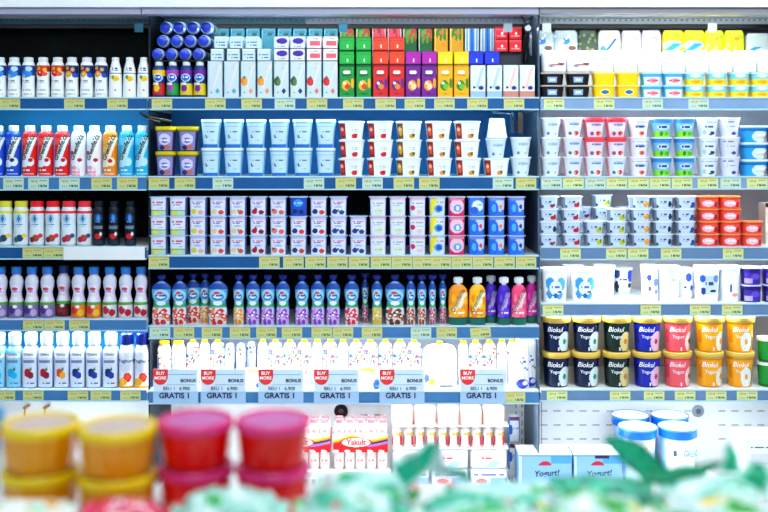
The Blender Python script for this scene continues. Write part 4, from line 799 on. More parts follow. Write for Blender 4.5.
# promotion boards hung on the fifth rail, centre bay
def board_meshes():
    w, h = 45 * S, 34 * S
    card = join_me('card', [bxp(-w / 2, w / 2, -.001, .001, 0, h, '#cfe4f4'), bxp(-w / 2, w / 2, -.0016, -.001, 0, h * .34, '#a4c4e4'), bxp(-w * .18, w * .44, -.0015, -.001, h * .83, h * .85, '#7cb0b8'), bxp(-w * .18, w * .44, -.0015, -.001, h * .535, h * .55, '#8cb4bc')])
    # red badge: half round
    V = []; n = 24; R_ = w * .17
    V.append((-w * .33, -.0022, h * .8)); pts = [(-w * .5, h * .97), (-w * .17, h * .97)]
    arc = [(-w * .335 + w * .165 * math.cos(t), h * .8 - h * .26 * math.sin(t)) for t in np.linspace(0, math.pi, n)]
    pts = [(-w * .5, h * 1.0), *reversed(arc)][:1] + list(reversed(arc)) + [(-w * .17, h * 1.0)]
    V += [(x, -.0022, z) for x, z in pts]; F = [(0, i, i + 1) for i in range(1, len(pts))]
    F = [(0, i, i + 1) for i in range(1, len(pts))] + [(0, len(pts), 1)]
    badge = mk('badge', V, F, lin('#e83c3c'), PRINT, smooth=False)
    T = lambda s, size, x, z, c, b=0, sx=1: P('lettering', txt(s, size * S, (x * w, z * h), c, None, bold=b, sx=sx, y=-.0022))
    kids = [P('card', card), P('badge', badge, label='red half round badge'),
            P('lettering', txt('BUY', 4.6 * S, (-.335 * w, .88 * h), '#ffffff', None, bold=.0004, y=-.0026)),
            P('lettering', txt('MORE', 4.4 * S, (-.335 * w, .74 * h), '#ffffff', None, bold=.0004, y=-.0026)),
            T('BONUS', 4.6, .28, .66, '#2c3c54', .0005), T('BELI 1', 4.8, -.14, .43, '#54687c', .0002), T('6.900', 4.8, .2, .43, '#44586c', .0003),
            T('GRATIS 1', 7.6, -.02, .22, '#14284c', .0008)]
    kids.append(P('hanger_clip', box_me('clip', -.012, .012, -.001, .035, h + .0002, h + .0022, '#dfe8ee')))
    return kids
kind('promo', 'promotion_board', 'sign', 'pale blue GRATIS promotion board with red badge', board_meshes())
for px in (176, 223.6, 281, 336.5, 402, 482.5):
    put('promo', X(px), -.0072, SHZ[(1, 4)] - 12.2 * S + .002, 'on fifth shelf rail')

# ---------------------------------------------------------------- cable with clip in the centre-right gap
def tube(name, pts, r, col, mat=None, seg=8):
    V, F = [], []
    pts = [Vector(p) for p in pts]
    for i, p in enumerate(pts):
        t = (pts[min(i + 1, len(pts) - 1)] - pts[max(i - 1, 0)]).normalized()
        up = Vector((0, 1, 0)) if abs(t.y) < .9 else Vector((1, 0, 0))
        s = t.cross(up).normalized(); q = s.cross(t)
        for k in range(seg):
            a = 2 * math.pi * k / seg; V.append(p + (s * math.cos(a) + q * math.sin(a)) * r)
    for i in range(len(pts) - 1):
        for k in range(seg): F.append((i * seg + k, i * seg + (k + 1) % seg, (i + 1) * seg + (k + 1) % seg, (i + 1) * seg + k))
    F.append(tuple(range(seg))[::-1]); F.append(tuple((len(pts) - 1) * seg + k for k in range(seg)))
    return mk(name, V, F, lin(col), mat or GLOSS)
def curve(ps, n=10):
    out = []
    for i in range(len(ps) - 1):
        p0, p1, p2, p3 = [Vector(ps[max(0, min(len(ps) - 1, j))]) for j in (i - 1, i, i + 1, i + 2)]
        for k in range(n):
            t = k / n; out.append(.5 * ((2 * p1) + (p2 - p0) * t + (2 * p0 - 5 * p1 + 4 * p2 - p3) * t * t + (3 * p1 - p0 - 3 * p2 + p3) * t ** 3))
    out.append(Vector(ps[-1])); return out
cb = [(X(521), -.002, Z(16.2)), (X(524), .0, Z(21)), (X(527.5), .005, Z(27)), (X(526.6), .05, Z(35)), (X(525), .06, Z(50)), (X(524.5), .06, Z(62))]
thing('power_cable', 'cable', 'dark power cable with round clip hanging beside the red boxes', [
    P('cable', tube('cable', curve(cb), .0035, '#0c1014')), P('cable', tube('cable2', curve([(X(533), -.002, Z(16.4)), (X(530), .0, Z(20)), (X(526), .005, Z(26)), (X(529), .06, Z(40)), (X(527.5), .06, Z(62))]), .003, '#10141a')),
    P('clip', loft('clip', [(0, .013, .013), (.006, .011, .011)], 2, '#c8d4d8', seg=20), loc=(X(528), .004, Z(28)), rot=(math.pi / 2, 0, 0))])
thing('shelf_bracket_hook', 'hook', 'black crossed hook under the top shelf above the yellow lidded pots',
      [P('arm', tube('arm', curve([(X(140), -.002, Z(113)), (X(150), -.004, Z(117)), (X(160), .004, Z(119)), (X(171), .01, Z(121))]), .0035, '#11181c')), P('arm', tube('arm', curve([(X(143), .003, Z(115)), (X(152), .0, Z(120)), (X(160), .005, Z(122))]), .005, '#1c1412'))])
thing('shelf_bracket_hook', 'hook', 'dark bracket with brown tip in the gap left of the white pots',
      [P('arm', tube('arm', curve([(X(493), .03, Z(112)), (X(504), .03, Z(113)), (X(514), .05, Z(116)), (X(517), .05, Z(131))]), .003, '#1c2430')), P('upright', box_me('u', X(520), X(525), .06, .08, Z(133), Z(112), '#3c2c20')), P('upright', box_me('u', X(513), X(516), .06, .08, Z(133), Z(112), '#283c50'))])

# ================================================================== WELL (bottom)
DZ = DECKZ + .001
# drink multipack: ten small bottles in a printed sleeve
def multipack():
    w, h, d = 55 * S, 50 * S, 22 * S
    kids = []
    nb = 5; bw = w / nb
    prof = [(0, .84), (.05, .97), (.3, 1), (.42, .9), (.5, .92), (.6, 1), (.84, .98), (.9, .74), (.93, .7)]
    R = [(v * h, a * bw / 2 * .98, a * bw / 2 * .98) for v, a in prof]
    bm = loft('yb', R, 2, '#f4e4e0', [('t', -.6, .6, .2, .03, 4, '#e88078'), ('e', 0, .84, .4, .04, '#e8909c')], seg=24, step=.004)
    cm = loft('yc', [(h * .93, bw * .34, bw * .34), (h, bw * .35, bw * .35)], 2, '#ee7c84', seg=20, step=.01, mat=GLOSS)
    for j in (0, 1):
        for i in range(nb):
            kids.append(P('bottle', bm, loc=(-w / 2 + bw * (i + .5), -d / 2 + bw * .5 + j * bw * 1.0 + .001, 0), kids=[P('cap', cm)]))
    a, b = w / 2 + .001, d / 2 + .003
    ops = [('r', -1, 1, 0, .42, '#e4101c'), ('r', -1, 1, .42, 1, '#fcf4ec')]
    # rainbow wave
    V, F, C = [], [], []
    nx, nz = 96, 30; z0, z1 = h * .36, h * .74
    for j in range(nz + 1):
        for i in range(nx + 1): V.append((-a + 2 * a * i / nx, -b, z0 + (z1 - z0) * j / nz))
    for j in range(nz):
        for i in range(nx):
            F.append((j * (nx + 1) + i, j * (nx + 1) + i + 1, (j + 1) * (nx + 1) + i + 1, (j + 1) * (nx + 1) + i))
            u = (i + .5) / nx; v = (j + .5) / nz
            top = .62 + .30 * math.exp(-((u - .35) / .22) ** 2) + (.26 * max(0, (u - .62)) / .38)
            dlt = top - v
            wob = .04 * math.sin(u * 31)
            if dlt < 0: c = '#fdf3ee'
            elif dlt < .09: c = '#f8d020'
            elif dlt < .17: c = '#f08c18'
            elif dlt < .27 and u > .62: c = '#28205c'
            elif dlt < .40 and u > .62: c = '#a878c8'
            elif v < .1 + wob and math.sin(u * 30) > 0: c = '#f4e4e0'
            else: c = '#e2141c'
            e = ((u - .42) / .29) ** 2 + ((v - .52) / .27) ** 2
            if e < 1: c = '#fbe4dc'
            if e < 1.0 and e > .8: c = '#c81420'
            C.append(lin(c))
    o = len(V)
    V += [(-a, -b, z0), (a, -b, z0), (a, b, z0), (-a, b, z0), (-a, -b, z1 - .02 * 0), (a, -b, z1), (a, b, z1), (-a, b, z1)]
    for f in ((1, 2, 6, 5), (2, 3, 7, 6), (3, 0, 4, 7)): F.append(tuple(o + q for q in f)); C.append(lin('#e2141c'))
    kids.append(P('sleeve', mk('sleeve', V, F, np.array(C), PRINT, smooth=False), kids=[P('lettering', txt('Yakult', 8 * S, (-.08 * w, h * .56), '#d01020', None, bold=.0007, y=-b, sx=.95))]))
    kind('ypack', 'drink_multipack', 'pack', 'multipack of small bottles in rainbow sleeve', kids)
multipack()
ZB = Z(470, 4.06)   # the packs stand on crates; their base sits near here
def crate(px0, px1, ztop, y0, y1, lab, col='#dfe4e6', D=4.05):
    x0, x1 = X(px0, D), X(px1, D); h = ztop - DZ; a = (x1 - x0) / 2; b = (y1 - y0) / 2
    ops = [('r', -1 + k / 6 + .03, -1 + k / 6 + .12, .2, .75, '#9aa2aa') for k in range(12)]
    body = loft('crate', [(0, a * .98, b * .98), (h - .008, a, b)], 20, col, ops, side=col, seg=120, step=.006)
    rim = loft('crim', [(h - .008, a, b), (h, a, b)], 20, '#eef1f2', seg=16, step=.01)
    thing('plastic_crate', 'crate', lab, [P('crate_body', body), P('rim', rim)], loc=((x0 + x1) / 2, (y0 + y1) / 2, DZ))
crate(270, 390, ZB, .04, .34, 'upturned pale crate under the rainbow sleeve multipacks')
for px in (303, 360.5): put('ypack', X(px, 4.06), .06 + 11 * S, ZB + .0008, 'in the bottom well')
softpack('pink_pack', 'pink multipack with white dots', 34, 17, 20, '#e86c84', [('n', -.9, .9, .2, .9, 16, .08, 4, '#f8d0d8'), ('R', .8, .86, '#c84464')])
crate(392, 512, Z(492, 4.06) + .001 + .02, .04, .3, 'low pale crate under the white cup packs')
ZC = Z(492, 4.06) + .023
def twin(key, desc, w, h, ops, base='#f6ece8', n=6): 
    wd, hh, d = w * S, h * S, 18 * S
    R = [(0, wd * .46, d * .46), (hh * .1, wd * .485, d * .49), (hh * .9, wd * .485, d * .49), (hh, wd * .46, d * .46)]
    kids = [P('wrap', loft(key, R, n, base, ops)), P('seam', loft(key + 's', [(0, wd * .4, .002), (.003, wd * .4, .001)], 20, '#f8d8d4', seg=16, step=.02), loc=(0, 0, hh))]
    kind(key, 'shrink_wrapped_pack', 'pack', desc, kids)
twin('wp_white', 'white cup pack with red oval mark', 38, 19, [('e', -.1, .55, .4, .2, '#f4b8b8'), ('e', -.1, .55, .34, .14, '#fbeef0'), ('t', -.36, .16, .55, .1, 6, '#e04050'), ('d', 0, 1, .3, 0, .4, '#b8dcf0'), ('r', -1, 1, 0, .1, '#c4e4f4')], base='#f4f6fa')
twin('wp_cups', 'white small cup pack, red wordmark', 38, 17, [('t', -.8, .8, .7, .1, 8, '#6c68b8'), ('e', -.4, .3, .3, .16, '#e83c4c'), ('r', .1, 1, .1, .5, '#88bce8')], base='#f4f6fa')
twin('wp_pink', 'pale pink pack with orange edges', 22.2, 17.5, [('s', .9, '#f0a490'), ('r', -1, 1, 0, .1, '#f4b0a0'), ('e', 0, .7, .12, .06, '#e8c890'), ('t', -.5, .5, .4, .04, 5, '#f4c8c0')], base='#fbe8e0')
for i, px in enumerate((411, 450, 489)):
    z = ZC
    put('wp_cups', X(px, 4.06), .06 + KD('wp_cups'), z, 'in the bottom well'); z += KH('wp_cups') + .0005
    put('wp_white', X(px, 4.06), .06 + KD('wp_white'), z, 'in the bottom well'); z += KH('wp_white') + .0005
ZT = z + .0012
thing('divider_board', 'board', 'thin white board carrying the small striped bottles in the well', [P('sheet', box_me('t', X(393, 4.05), X(509, 4.05), .06, .135, ZT - .0012, ZT + .0008, '#f0f0f0'))])
bottle('mini', 'drink_bottle', 'small white bottle, yellow and red stripes', 11, 22, '#f8eeea', [('r', .55, 1, .1, .6, '#e8344c'), ('r', -1, -.8, .1, .6, '#e8344c'), ('r', .4, 1, .6, .8, '#e8b43c'), ('e', 0, .7, .4, .06, '#f0c850')], [(0, .8), (.05, .95), (.3, .95), (.45, .88), (.6, .95), (.8, .9), (.88, .7)], '#f4f0e8', capw=.7)
for i in range(10): put('mini', X(397 + i * 11.4, 4.07), .07 + KD('mini'), ZT + .0012, 'in the bottom well')
ZU = ZT + KH('mini') + .003
thing('divider_board', 'board', 'thin white board carrying the pale pink packs in the well', [P('sheet', box_me('t', X(393, 4.05), X(509, 4.05), .06, .135, ZU - .0012, ZU + .0004, '#f4ece8'))])
for i in range(5): put('wp_pink', X(402 + i * 23, 4.07), .062 + KD('wp_pink'), ZU + .0008, 'in the bottom well')
# hanging blue/white pouches beside
softpack('side_pouch', 'blue and white hanging pouch', 12.5, 27, 8, '#e4ecf6', [('e', -.7, .5, .4, .2, '#2c6cd8'), ('r', -1, 1, .85, 1, '#7c4c74'), ('t', -.2, .7, .55, .06, 4, '#8098d0'), ('s', .8, '#5c98dc')])
zb = Z(472, 4.2)
crate(508, 521, zb, .195, .29, 'small pale crate under the blue and white pouches')
for t in range(2): put('side_pouch', X(514, 4.24), .242, zb + .001 + t * (KH('side_pouch') + .001), 'by the slotted panel', tier=['lower', 'upper'][t])
# yogurt boxes
def ybox(key, desc, w, h, d, extra):
    wd, hh, dd = w * S, h * S, d * S
    kids = [P('box', loft(key, [(0, wd / 2, dd / 2), (hh, wd / 2, dd / 2)], 20, '#90c0e4', [('r', .2, 1, .75, 1, '#58a8e8'), ('r', -1, -.86, 0, 1, '#c4dff0'), ('r', -1, 1, .96, 1, '#3c88c8')] + extra, side='#7cb0d8', topcol='#f0f8fc', seg=96)),
            P('lid_flap', join_me('flap', [bxp(-wd / 2, wd / 2, -dd / 2, dd / 2, hh, hh + .003, '#f4fafc')])),
            P('lettering', txt('Yogurt!', 8.2 * S, (.02 * wd, .46 * hh), '#16284c', None, rot=.06, shear=.2, bold=.0006, y=-dd / 2)),
            P('emblem', join_me('em', [([(-.03 + .0, -dd / 2 - .0012, .70 * hh), (.026, -dd / 2 - .0012, .70 * hh), (.018, -dd / 2 - .0012, .78 * hh), (.006, -dd / 2 - .0012, .82 * hh), (-.008, -dd / 2 - .0012, .82 * hh), (-.022, -dd / 2 - .0012, .77 * hh)], [(0, 1, 2, 3, 4, 5)], '#c8203c')]), label='small red emblem')]
    kind(key, 'yogurt_box', 'box', desc, kids)
ybox('ybox', 'light blue box with red emblem', 53, 34, 34, [])
ybox('ybox2', 'light blue box, second print', 48, 34, 34, [('r', -.1, .45, .9, 1, '#1c1c5c')])
crate(517, 628, Z(495, 4.04) + .03, .01, .17, 'low pale crate under the light blue boxes')
put('ybox', X(545.5, 4.02), .02 + 17 * S, Z(495, 4.04) + .031, 'in well left of the buckets')
put('ybox2', X(598, 4.02), .02 + 17 * S, Z(495, 4.04) + .031, 'in well beside the buckets')
# buckets
def bucket(key, desc, word):
    w, h = 39 * S, 52 * S; a = w / 2
    R = [(0, a * .8, a * .8), (h * .02, a * .82, a * .82), (h * .86, a * .94, a * .94)]
    sf = surf_of(R, 2)
    ops = [('s', .86, '#9cc8ec'), ('r', -.75, .8, .1, .82, '#dfe6ea')]
    if word: ops += [('r', -.5, -.3, .55, .68, '#3c5060'), ('t', -.5, .6, .2, .03, 9, '#6c7c88'), ('t', -.5, .4, .25, .02, 9, '#8c98a0')]
    else: ops += [('d', -.5, .5, .1, .2, .75, '#e8b898'), ('t', 0, .7, .3, .04, 5, '#8ca8c0')]
    kids = [P('body', loft(key, R, 2, '#d4e2ec', ops, seg=96)),
            P('lid', loft(key + 'l', [(h * .80, a * .965, a * .965), (h * .81, a, a), (h * .93, a * 1.0, a * 1.0), (h * .97, a * 1.03, a * 1.03), (h * .995, a * 1.02, a * 1.02)], 2, '#1464d4', [('R', .78, 1, '#2c84e4')], seg=64, mat=GLOSS, closed_top=False, closed_bot=False), kids=[
              P('lid_plate', loft(key + 'p', [(h * .95, a * .9, a * .9), (h * .985, a * 1.0, a * 1.0), (h * .99, a * .93, a * .93), (h * .965, a * .9, a * .9)], 2, '#f4f8fa', seg=64), label='white lid plate')])]
    if word: kids.append(P('lettering', txt(word, 8.6 * S, (.26 * w, .5 * h), '#1c7cc4', sf, rot=-.2, sx=.72, bold=.0003)))
    kind(key, 'yogurt_bucket', 'bucket', desc, kids)
bucket('bucket', 'white bucket with blue rimmed lid', '')
bucket('bucket_w', 'white bucket lettered GREEK, blue rimmed lid', 'GREEK')
zk = Z(428, 4.1) - 52 * S
zfront = Z(428, 4.1) - 52 * S
crate(643, 722, zfront, .018, .222, 'pale crate under the two front buckets')
crate(606, 690, zfront, .23, .42, 'pale crate under the two rear buckets', D=4.26)
put('bucket', X(640, 4.1), .14, zfront + .0006, 'front pair in the bottom well')
put('bucket_w', X(680.5, 4.1), .14, zfront + .0006, 'front pair in the bottom well')
put('bucket', X(631, 4.3), .315, zfront + .0006, 'rear pair in the bottom well')
put('bucket', X(670.5, 4.3), .315, zfront + .0006, 'rear pair in the bottom well')
# white box right
carton('white_box', 'white_box', 'large white box with a grey text line', 40, 62, 40, '#e4eaec', [('t', -.7, .3, .86, .02, 9, '#505860'), ('r', -.7, .3, .2, .75, '#cfd8e0'), ('t', -.6, .2, .6, .015, 9, '#b0b8c4'), ('t', -.6, .2, .5, .015, 9, '#b0b8c4')], cat='box')
put('white_box', X(764, 4.03), .03 + KD('white_box'), DZ, 'in well right of the buckets')
# round things on the back panel
thing('vent_disc', 'vent', 'round grey vent on the slotted panel above the buckets', [P('disc', loft('disc', [(0, 6.2 * S * 1.1, 6.2 * S * 1.1), (.006, 5.6 * S * 1.1, 5.6 * S * 1.1)], 2, '#8c949c', seg=32, mat=attr_mat('vent_metal', .4)), kids=[]), P('hub', loft('hub', [(.006, .012, .012), (.008, .01, .01)], 2, '#5c646c', seg=20))], loc=(X(698, 4.43), DEP - .001, Z(411, 4.43)), rot=(math.pi / 2, 0, 0))
thing('vent_disc', 'vent', 'round black fan opening on the panel above the rainbow multipack', [P('disc', loft('disc', [(0, 7 * S * 1.1, 7 * S * 1.1), (.006, 6.6 * S * 1.1, 6.6 * S * 1.1)], 2, '#181014', seg=32)), P('hub', loft('hub', [(.006, .012, .012), (.01, .008, .008)], 2, '#5c4c4c', seg=20))], loc=(X(341, 4.43), DEP - .001, Z(411, 4.43)), rot=(math.pi / 2, 0, 0))
for px in (26, 46):
    thing('panel_hook', 'hook', f'brown hook on the white panel, {"left" if px < 30 else "right"} one above the yellow tubs', [P('arm', box_me('a', -.008, .008, -.05, 0, -.003, .003, '#a8742c')), P('stem', box_me('a', -.003, .003, -.05, -.044, -.04, -.003, '#b8843c'))], loc=(X(px, 4.4), DEP + .001, Z(407, 4.4)), group='panel hooks')

# ================================================================== FOREGROUND COUNTER
CTZ = .873
thing('display_counter', 'counter', 'white display counter holding the tubs and bags in the foreground',
      [P('counter_top', sbox(-1.3, 1.3, -2.9, -2.12, CTZ - .03, CTZ, M['white_steel'])), P('counter_body', sbox(-1.25, 1.25, -2.85, -2.16, 0, CTZ - .03, M['white_steel']))])
def ftub(key, desc, c, rim, lidc, mat, w=.134, h=.079, flute=.018):
    a = w / 2; ah = a * .955
    R = [(0, ah * .84, ah * .84), (.004, ah * .88, ah * .88), (h * .35, ah * .94, ah * .94), (h * .8, ah * .99, ah * .99)]
    RR = [(h * .78, a * .97, a * .97), (h * .8, a, a), (h * .93, a * 1.0, a * 1.0), (h * .99, a * .97, a * .97), (h, a * .93, a * .93), (h * .985, a * .85, a * .85), (h * .93, a * .82, a * .82)]
    kids = [P('body', loft(key, R, 2, c, [('R', 0, .12, c)], seg=112, mat=mat, flute=flute)), P('rim', loft(key + 'r', RR, 2, rim, seg=64, mat=GLOSS, closed_bot=False, topcol=lidc))]
    kids.append(P('lid_film', loft(key + 'f', [(h * .935, a * .80, a * .80), (h * .945, a * .8, a * .8)], 2, lidc, [], seg=48), label='pale film lid'))
    kind(key, 'dessert_tub', 'tub', desc, kids)
ftub('fy', 'blurred yellow fluted tub', '#eca000', '#f8d808', '#cdb8b0', GLOSS)
ftub('fr', 'blurred red tub with pink clear lid', '#f00c04', '#ec3c88', '#c46ca8', GLOSS, w=.132, flute=.0)
FD = 1.75
def fput(key, px, d, ctxn):
    y = d - 4.0
    for t in range(2):
        put(key, X(px, d), y, CTZ + .0006 + t * .0796, 'on the foreground counter', tier=['lower one', 'upper one'][t], rz=.05 * t)
fput('fy', 41, 1.73, ''); fput('fy', 117.5, 1.71, ''); fput('fr', 196, 1.75, ''); fput('fr', 273, 1.75, '')
kind('fblue', 'snack_tub', 'tub', 'blurred blue and yellow tub at left edge', [P('body', loft('fb', [(0, .045, .045), (.14, .055, .055)], 2, '#2c88c8', [('r', -1, 1, .3, .6, '#e8dc40'), ('r', -1, 1, .0, .2, '#1c64b0'), ('r', -1, 1, .75, .88, '#e85c30')])), P('lid', loft('fbl', [(.14, .058, .058), (.155, .058, .058)], 2, '#2c98d0', seg=40))])
put('fblue', X(-30, 1.8), -2.2, CTZ + .0006, 'on the foreground counter')

# plastic bags: crumpled pillow packets with crimped ends
def bag_mesh(name, w, h, t, seed, pal, crumple=.012, crimp=.02):
    nx, ny = 56, 44
    V, F, C = [], [], []
    def prof(u, v):
        e = max(0, 1 - abs(u) ** 3.2) ** .55 * max(0, 1 - abs(v) ** 4) ** .5
        return e
    for side in (1, -1):
        for j in range(ny + 1):
            for i in range(nx + 1):
                u, v = -1 + 2 * i / nx, -1 + 2 * j / ny
                k = prof(u * 1.0, v)
                n1 = noise.noise(Vector((u * 2.2 + seed, v * 2.2, side * 3.1)))
                n2 = noise.noise(Vector((u * 7 + seed * 3, v * 6, side)))
                rid = abs(noise.noise(Vector((u * 4 + seed, v * 4 + 9, side * 2))))
                z = side * (t * k * (1 + .35 * n1) + (.5 * crumple * n2 + crumple * (rid - .2)) * min(1, k * 1.6))
                x = u * w * (1 + .05 * math.sin(v * 5 + seed)); y = v * h * (1 + .05 * math.sin(u * 4 + seed))
                V.append((x, y, z))
    def cid(i, j, s): return s * (nx + 1) * (ny + 1) + j * (nx + 1) + i
    for s in (0, 1):
        for j in range(ny):
            for i in range(nx):
                q = (cid(i, j, s), cid(i + 1, j, s), cid(i + 1, j + 1, s), cid(i, j + 1, s))
                F.append(q if s == 0 else q[::-1])
                u, v = -1 + 2 * (i + .5) / nx, -1 + 2 * (j + .5) / ny
                C.append(pal(u, v, seed))
    # crimped end strips
    for sgn in (-1, 1):
        o = len(V); m = 40
        for k in range(m + 1):
            y = -h * .93 + 2 * h * .93 * k / m; x = sgn * w * (1 + .05 * math.sin(y / h * 5 + seed)) * .97
            dz = .002 * (-1) ** k
            V.append((x, y, 0)); V.append((x + sgn * crimp, y * 1.02, dz + .006 * math.sin(k * .5 + seed)))
        for k in range(m):
            F.append((o + 2 * k, o + 2 * k + 1, o + 2 * k + 3, o + 2 * k + 2)); C.append(pal(sgn * .98, -1 + 2 * k / m, seed + 5))
    return mk(name, V, F, np.array(C), FILM, ang=1.2)
def N(x, y, z): return noise.noise(Vector((x, y, z)))
def mixc(a, b, t):
    t = max(0, min(1, t)); t = t * t * (3 - 2 * t); a = lin(a); b = lin(b); return tuple(p + (q - p) * t for p, q in zip(a, b))
def pal_mint(u, v, s):
    n = N(u * 1.1 + s, v * 1.1, s); m = N(u * 1.5 + s * 2, v * 1.5, 4)
    if m > .36: return lin('#28b44c')
    if m < -.46: return lin('#e88a8a')
    if n > .18: return mixc('#a8e0d4', '#38bc98', (n - .18) / .2)
    return mixc('#a8e0d4', '#e2f2f2', (-n) / .3)
def pal_green(u, v, s):
    n = N(u * 1.3 + s, v * 1.3, s); m = N(u * 1.6 + s * 2, v * 1.6, 4)
    if m > .34: return lin('#f0cc2c')
    if m < -.36: return lin('#f4f4ec')
    if n > .12: return mixc('#7cd08c', '#1ca02c', (n - .12) / .12)
    return mixc('#a8dcc0', '#c8e0e8', (-n) / .3)
def pal_white(u, v, s):
    n = N(u * 1.2 + s, v * 1.4, s); m = N(u * 2 + s, v * 2, 2)
    if m > .42: return lin('#e8a83c')
    return mixc('#eef4f0', '#8cd4ac', (n - .1) / .3)
def pal_pink(u, v, s):
    n = N(u * 1.6 + s, v * 4, s)
    return lin('#f4dce4') if n > .25 else lin('#e8386c') if n > -.2 else lin('#d8204c')
def pal_teal(u, v, s):
    n = N(u * 2 + s, v * 2, s)
    return mixc('#34c8a0', '#0c9478', .5 + n * 1.6)
PALS = dict(mint=(pal_mint, 'crumpled mint green plastic bag'), green=(pal_green, 'plastic bag with green and yellow print'), white=(pal_white, 'white plastic bag with faint print'), pink=(pal_pink, 'crumpled pink red plastic bag'), teal=(pal_teal, 'glossy teal plastic bag'))
def fin(name, pts, cols, seed=0):
    """bent tapering film corner: pts = (px, py, d, halfwidth m)"""
    P3 = [Vector((X(px, d), d - 4, Z(py, d))) for px, py, d, w in pts]; Wd = [p[3] for p in pts]
    cc = curve(P3, 8); n = len(cc); V, F, C = [], [], []
    for i, p in enumerate(cc):
        w = np.interp(i / (n - 1) * (len(Wd) - 1), range(len(Wd)), Wd)
        t = (cc[min(i + 1, n - 1)] - cc[max(0, i - 1)]).normalized()
        s = t.cross(Vector((0, 1, 0))).normalized()
        for k in range(7):
            f = -1 + k / 3; V.append(p + s * w * f + Vector((0, .012 * abs(f) ** 1.5 * math.cos(f * 2 + seed) - .004 * math.sin(i * .9), 0)))
    for i in range(n - 1):
        for k in range(6):
            F.append((i * 7 + k, i * 7 + k + 1, (i + 1) * 7 + k + 1, (i + 1) * 7 + k)); C.append(lin(cols[0] if 1 <= k <= 4 else cols[1]))
    return mk(name, V, F, np.array(C), FILM, ang=1.2)
def bag(pal, px, py, d, w, h, t, rx, ry, rz, seed, fins=(), desc=None, where='on the foreground counter'):
    f, ds = PALS[pal]
    loc = Vector((X(px, d), d - 4, Z(py, d)))
    me = bag_mesh('bag', w, h, t, seed, f, crumple=t * .45)
    from mathutils import Euler
    e = Euler((rx, ry, rz)).to_matrix()
    # lowest point must rest on the counter: bake rotation
    me.transform(e.to_4x4())
    lo = min(v.co.z for v in me.vertices)
    root = bpy.data.objects.new('plastic_bag', None); COL.objects.link(root); root.location = (loc.x, loc.y, max(CTZ + .001, loc.z + lo))
    me.transform(Matrix.Translation((0, 0, -lo)))
    b = bpy.data.objects.new('bag_body', me); COL.objects.link(b); b.parent = root
    for i, (pts, cols) in enumerate(fins):
        m = fin('fin', pts, cols, seed + i); m.transform(Matrix.Translation(-root.location))
        q = bpy.data.objects.new('sealed_corner', m); COL.objects.link(q); q.parent = root; q['label'] = 'upright sealed film corner'
    root['category'] = 'bag'
    REG.append((root, desc or ds, '', where, loc.x))
# resting bags: (all lean or lie on the counter)
def onc(d): return HY + (CAMZ - CTZ) * 1000 / d
FG, BR = 'front row on the counter', 'back row on the counter'
bag('white', 18, 520, 1.57, .066, .055, .016, .12, 0, .1, 3, where=FG)
bag('pink', 122, 520, 1.57, .052, .052, .018, .12, .08, -.08, 5, where=FG)
bag('mint', 229, 520, 1.58, .074, .060, .032, .12, 0, .06, 11, where=FG)
bag('mint', 350, 520, 1.58, .074, .062, .029, .12, .03, -.06, 17, where=FG)
bag('mint', 474, 520, 1.58, .074, .062, .025, .12, -.03, .05, 23, where=FG)
bag('green', 598, 520, 1.58, .074, .062, .026, .12, .02, -.06, 47, where=FG)
bag('green', 722, 520, 1.58, .074, .062, .022, .12, 0, .06, 43, where=FG)
bag('mint', 367, 520, 1.79, .075, .050, .016, .06, 0, -.06, 41, where=BR, fins=[([(398, 476, 1.76, .03), (420, 462, 1.75, .024), (436, 441, 1.74, .005)], ('#18c49c', '#d4f4ec')), ([(440, 478, 1.75, .014), (438, 464, 1.75, .012), (438, 443, 1.75, .005)], ('#c4e8e4', '#e8f4f4'))])
bag('mint', 499, 520, 1.79, .075, .050, .007, .06, .02, .06, 31, where=BR, fins=[([(470, 476, 1.75, .012), (450, 471, 1.75, .010), (440, 466, 1.75, .004)], ('#48b8a0', '#c8ece4'))])
bag('teal', 603, 520, 1.79, .073, .050, .013, .06, .03, -.05, 37, where=BR, fins=[([(668, 480, 1.76, .014), (650, 468, 1.76, .024), (632, 453, 1.76, .026), (618, 444, 1.76, .018), (606, 438, 1.76, .005)], ('#30d0a4', '#14a084')), ([(640, 477, 1.74, .012), (664, 475, 1.74, .015), (700, 469, 1.74, .012), (720, 461, 1.74, .004)], ('#22c08c', '#0c9068'))])
bag('mint', 712, 520, 1.79, .075, .050, .012, .06, -.03, .05, 53, where=BR, fins=[([(730, 472, 1.75, .024), (731, 458, 1.75, .016), (729, 442, 1.75, .003)], ('#20c898', '#c8f4e8')), ([(752, 486, 1.73, .030), (758, 474, 1.73, .024), (758, 462, 1.73, .006)], ('#30c898', '#98e4cc'))])

finish_labels()

# ================================================================== LIGHT, CAMERA
def area(name, loc, size, energy, col=(1, 1, 1), rot=(0, 0, 0)):
    l = bpy.data.lights.new(name, 'AREA'); l.shape = 'RECTANGLE'; l.size, l.size_y = size; l.energy = energy; l.color = col
    o = bpy.data.objects.new(name, l); COL.objects.link(o); o.location = loc; o.rotation_euler = rot; return o
R90 = math.radians(90)
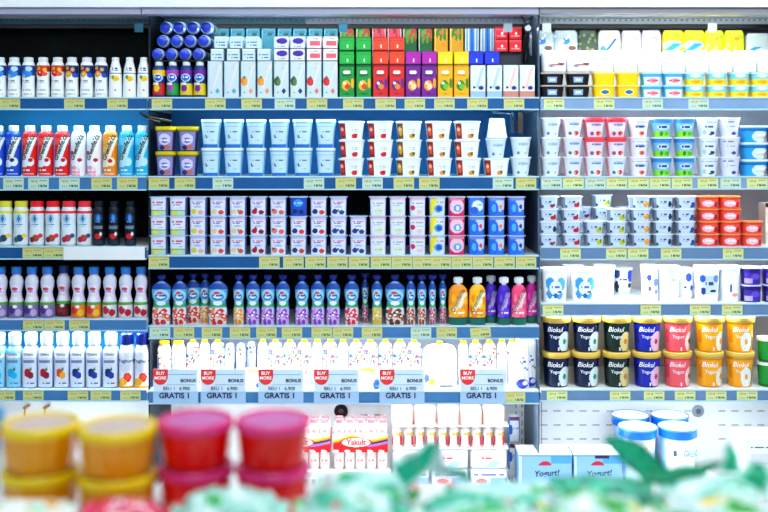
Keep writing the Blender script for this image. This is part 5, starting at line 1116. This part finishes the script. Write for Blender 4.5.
# ceiling panels of the shop, in front of the refrigerator
area('ceiling_panel_left', (-1.6, -1.9, 3.3), (1.6, 1.2), 22, (.80, .93, 1), (math.radians(40), 0, 0))
area('ceiling_panel_centre', (.2, -1.9, 3.3), (1.6, 1.2), 30, (.9, .97, 1), (math.radians(40), 0, 0))
area('ceiling_panel_right', (1.7, -1.9, 3.3), (1.4, 1.2), 62, (1, .99, .97), (math.radians(40), 0, 0))
def strip(b, r, e, col=(1, 1, 1), x0=None, x1=None):
    xa, xb = x0 if x0 is not None else BX[b] + .05, x1 if x1 is not None else BX[b + 1] - .05
    area('shelf_strip_light', ((xa + xb) / 2, .035, SHZ[(b, r)] - .035), (xb - xa, .02), e, col, (math.radians(-12), 0, 0))
cy = (.55, .85, 1)
strip(0, 0, 1.6, cy, x0=X(2)); strip(1, 0, 3.0, (.5, .84, 1))
strip(0, 3, 4.0, (.9, .97, 1), x0=X(2)); strip(1, 3, 9, (1, 1, 1)); 
strip(1, 1, .5, (.7, .85, 1))
for r, e in ((0, 3), (1, 1.2), (2, 4.2), (3, 3.2)): strip(2, r, e, x1=X(790))
strip(0, 4, 3, x0=X(0)); strip(1, 4, 5.5, (1, .96, .95)); strip(2, 4, 6, x1=X(790))
area('canopy_light', (X(650), .05, Z(27)), (.9, .02), 3, (1, 1, .97), (math.radians(-8), 0, 0))
area('canopy_light', (X(340), .05, Z(27)), (1.4, .02), .8, (.8, .92, 1), (math.radians(-8), 0, 0))
for a_, b_, e_ in ((BX[0], BX[1], .25), (X(150), X(538), 1.3), (X(542), X(800), .8)):
    area('canopy_inner_light', ((a_ + b_) / 2, .045, Z(11)), (b_ - a_, .012), e_, (.85, .95, 1), (math.radians(78), 0, 0))  # added fill hidden behind the trim, brightens the perforated strip
area('counter_ceiling_panel', (-.2, -2.9, 3.2), (2.4, .8), 5, (1, .98, .95), (math.radians(10), 0, 0))  # added fill above the counter, lifts the dim foreground tubs
area('aisle_ceiling_panel', (0, -5.2, 2.9), (3.0, .8), 26, (.97, .99, 1), (math.radians(62), 0, 0))  # added front fill from behind the camera for bags and products
w = bpy.data.worlds.new('shop_air'); SC.world = w; w.use_nodes = True
bg = w.node_tree.nodes['Background']; bg.inputs[0].default_value = (.62, .8, 1, 1); bg.inputs[1].default_value = .34
cam = bpy.data.cameras.new('camera'); co = bpy.data.objects.new('camera', cam); COL.objects.link(co)
co.location = (0, -4, CAMZ); co.rotation_euler = (R90, 0, 0)
cam.sensor_width = 36; cam.lens = 36 * 1000 / 768; cam.shift_y = -(256 - HY) / 768
cam.dof.use_dof = True; cam.dof.focus_distance = 4.03; cam.dof.aperture_fstop = 1.45
cam.clip_start = .05
SC.camera = co
SC.view_settings.view_transform = 'Standard'; SC.view_settings.look = 'Medium High Contrast'
SC.cycles.max_bounces = 6; SC.cycles.use_denoising = True
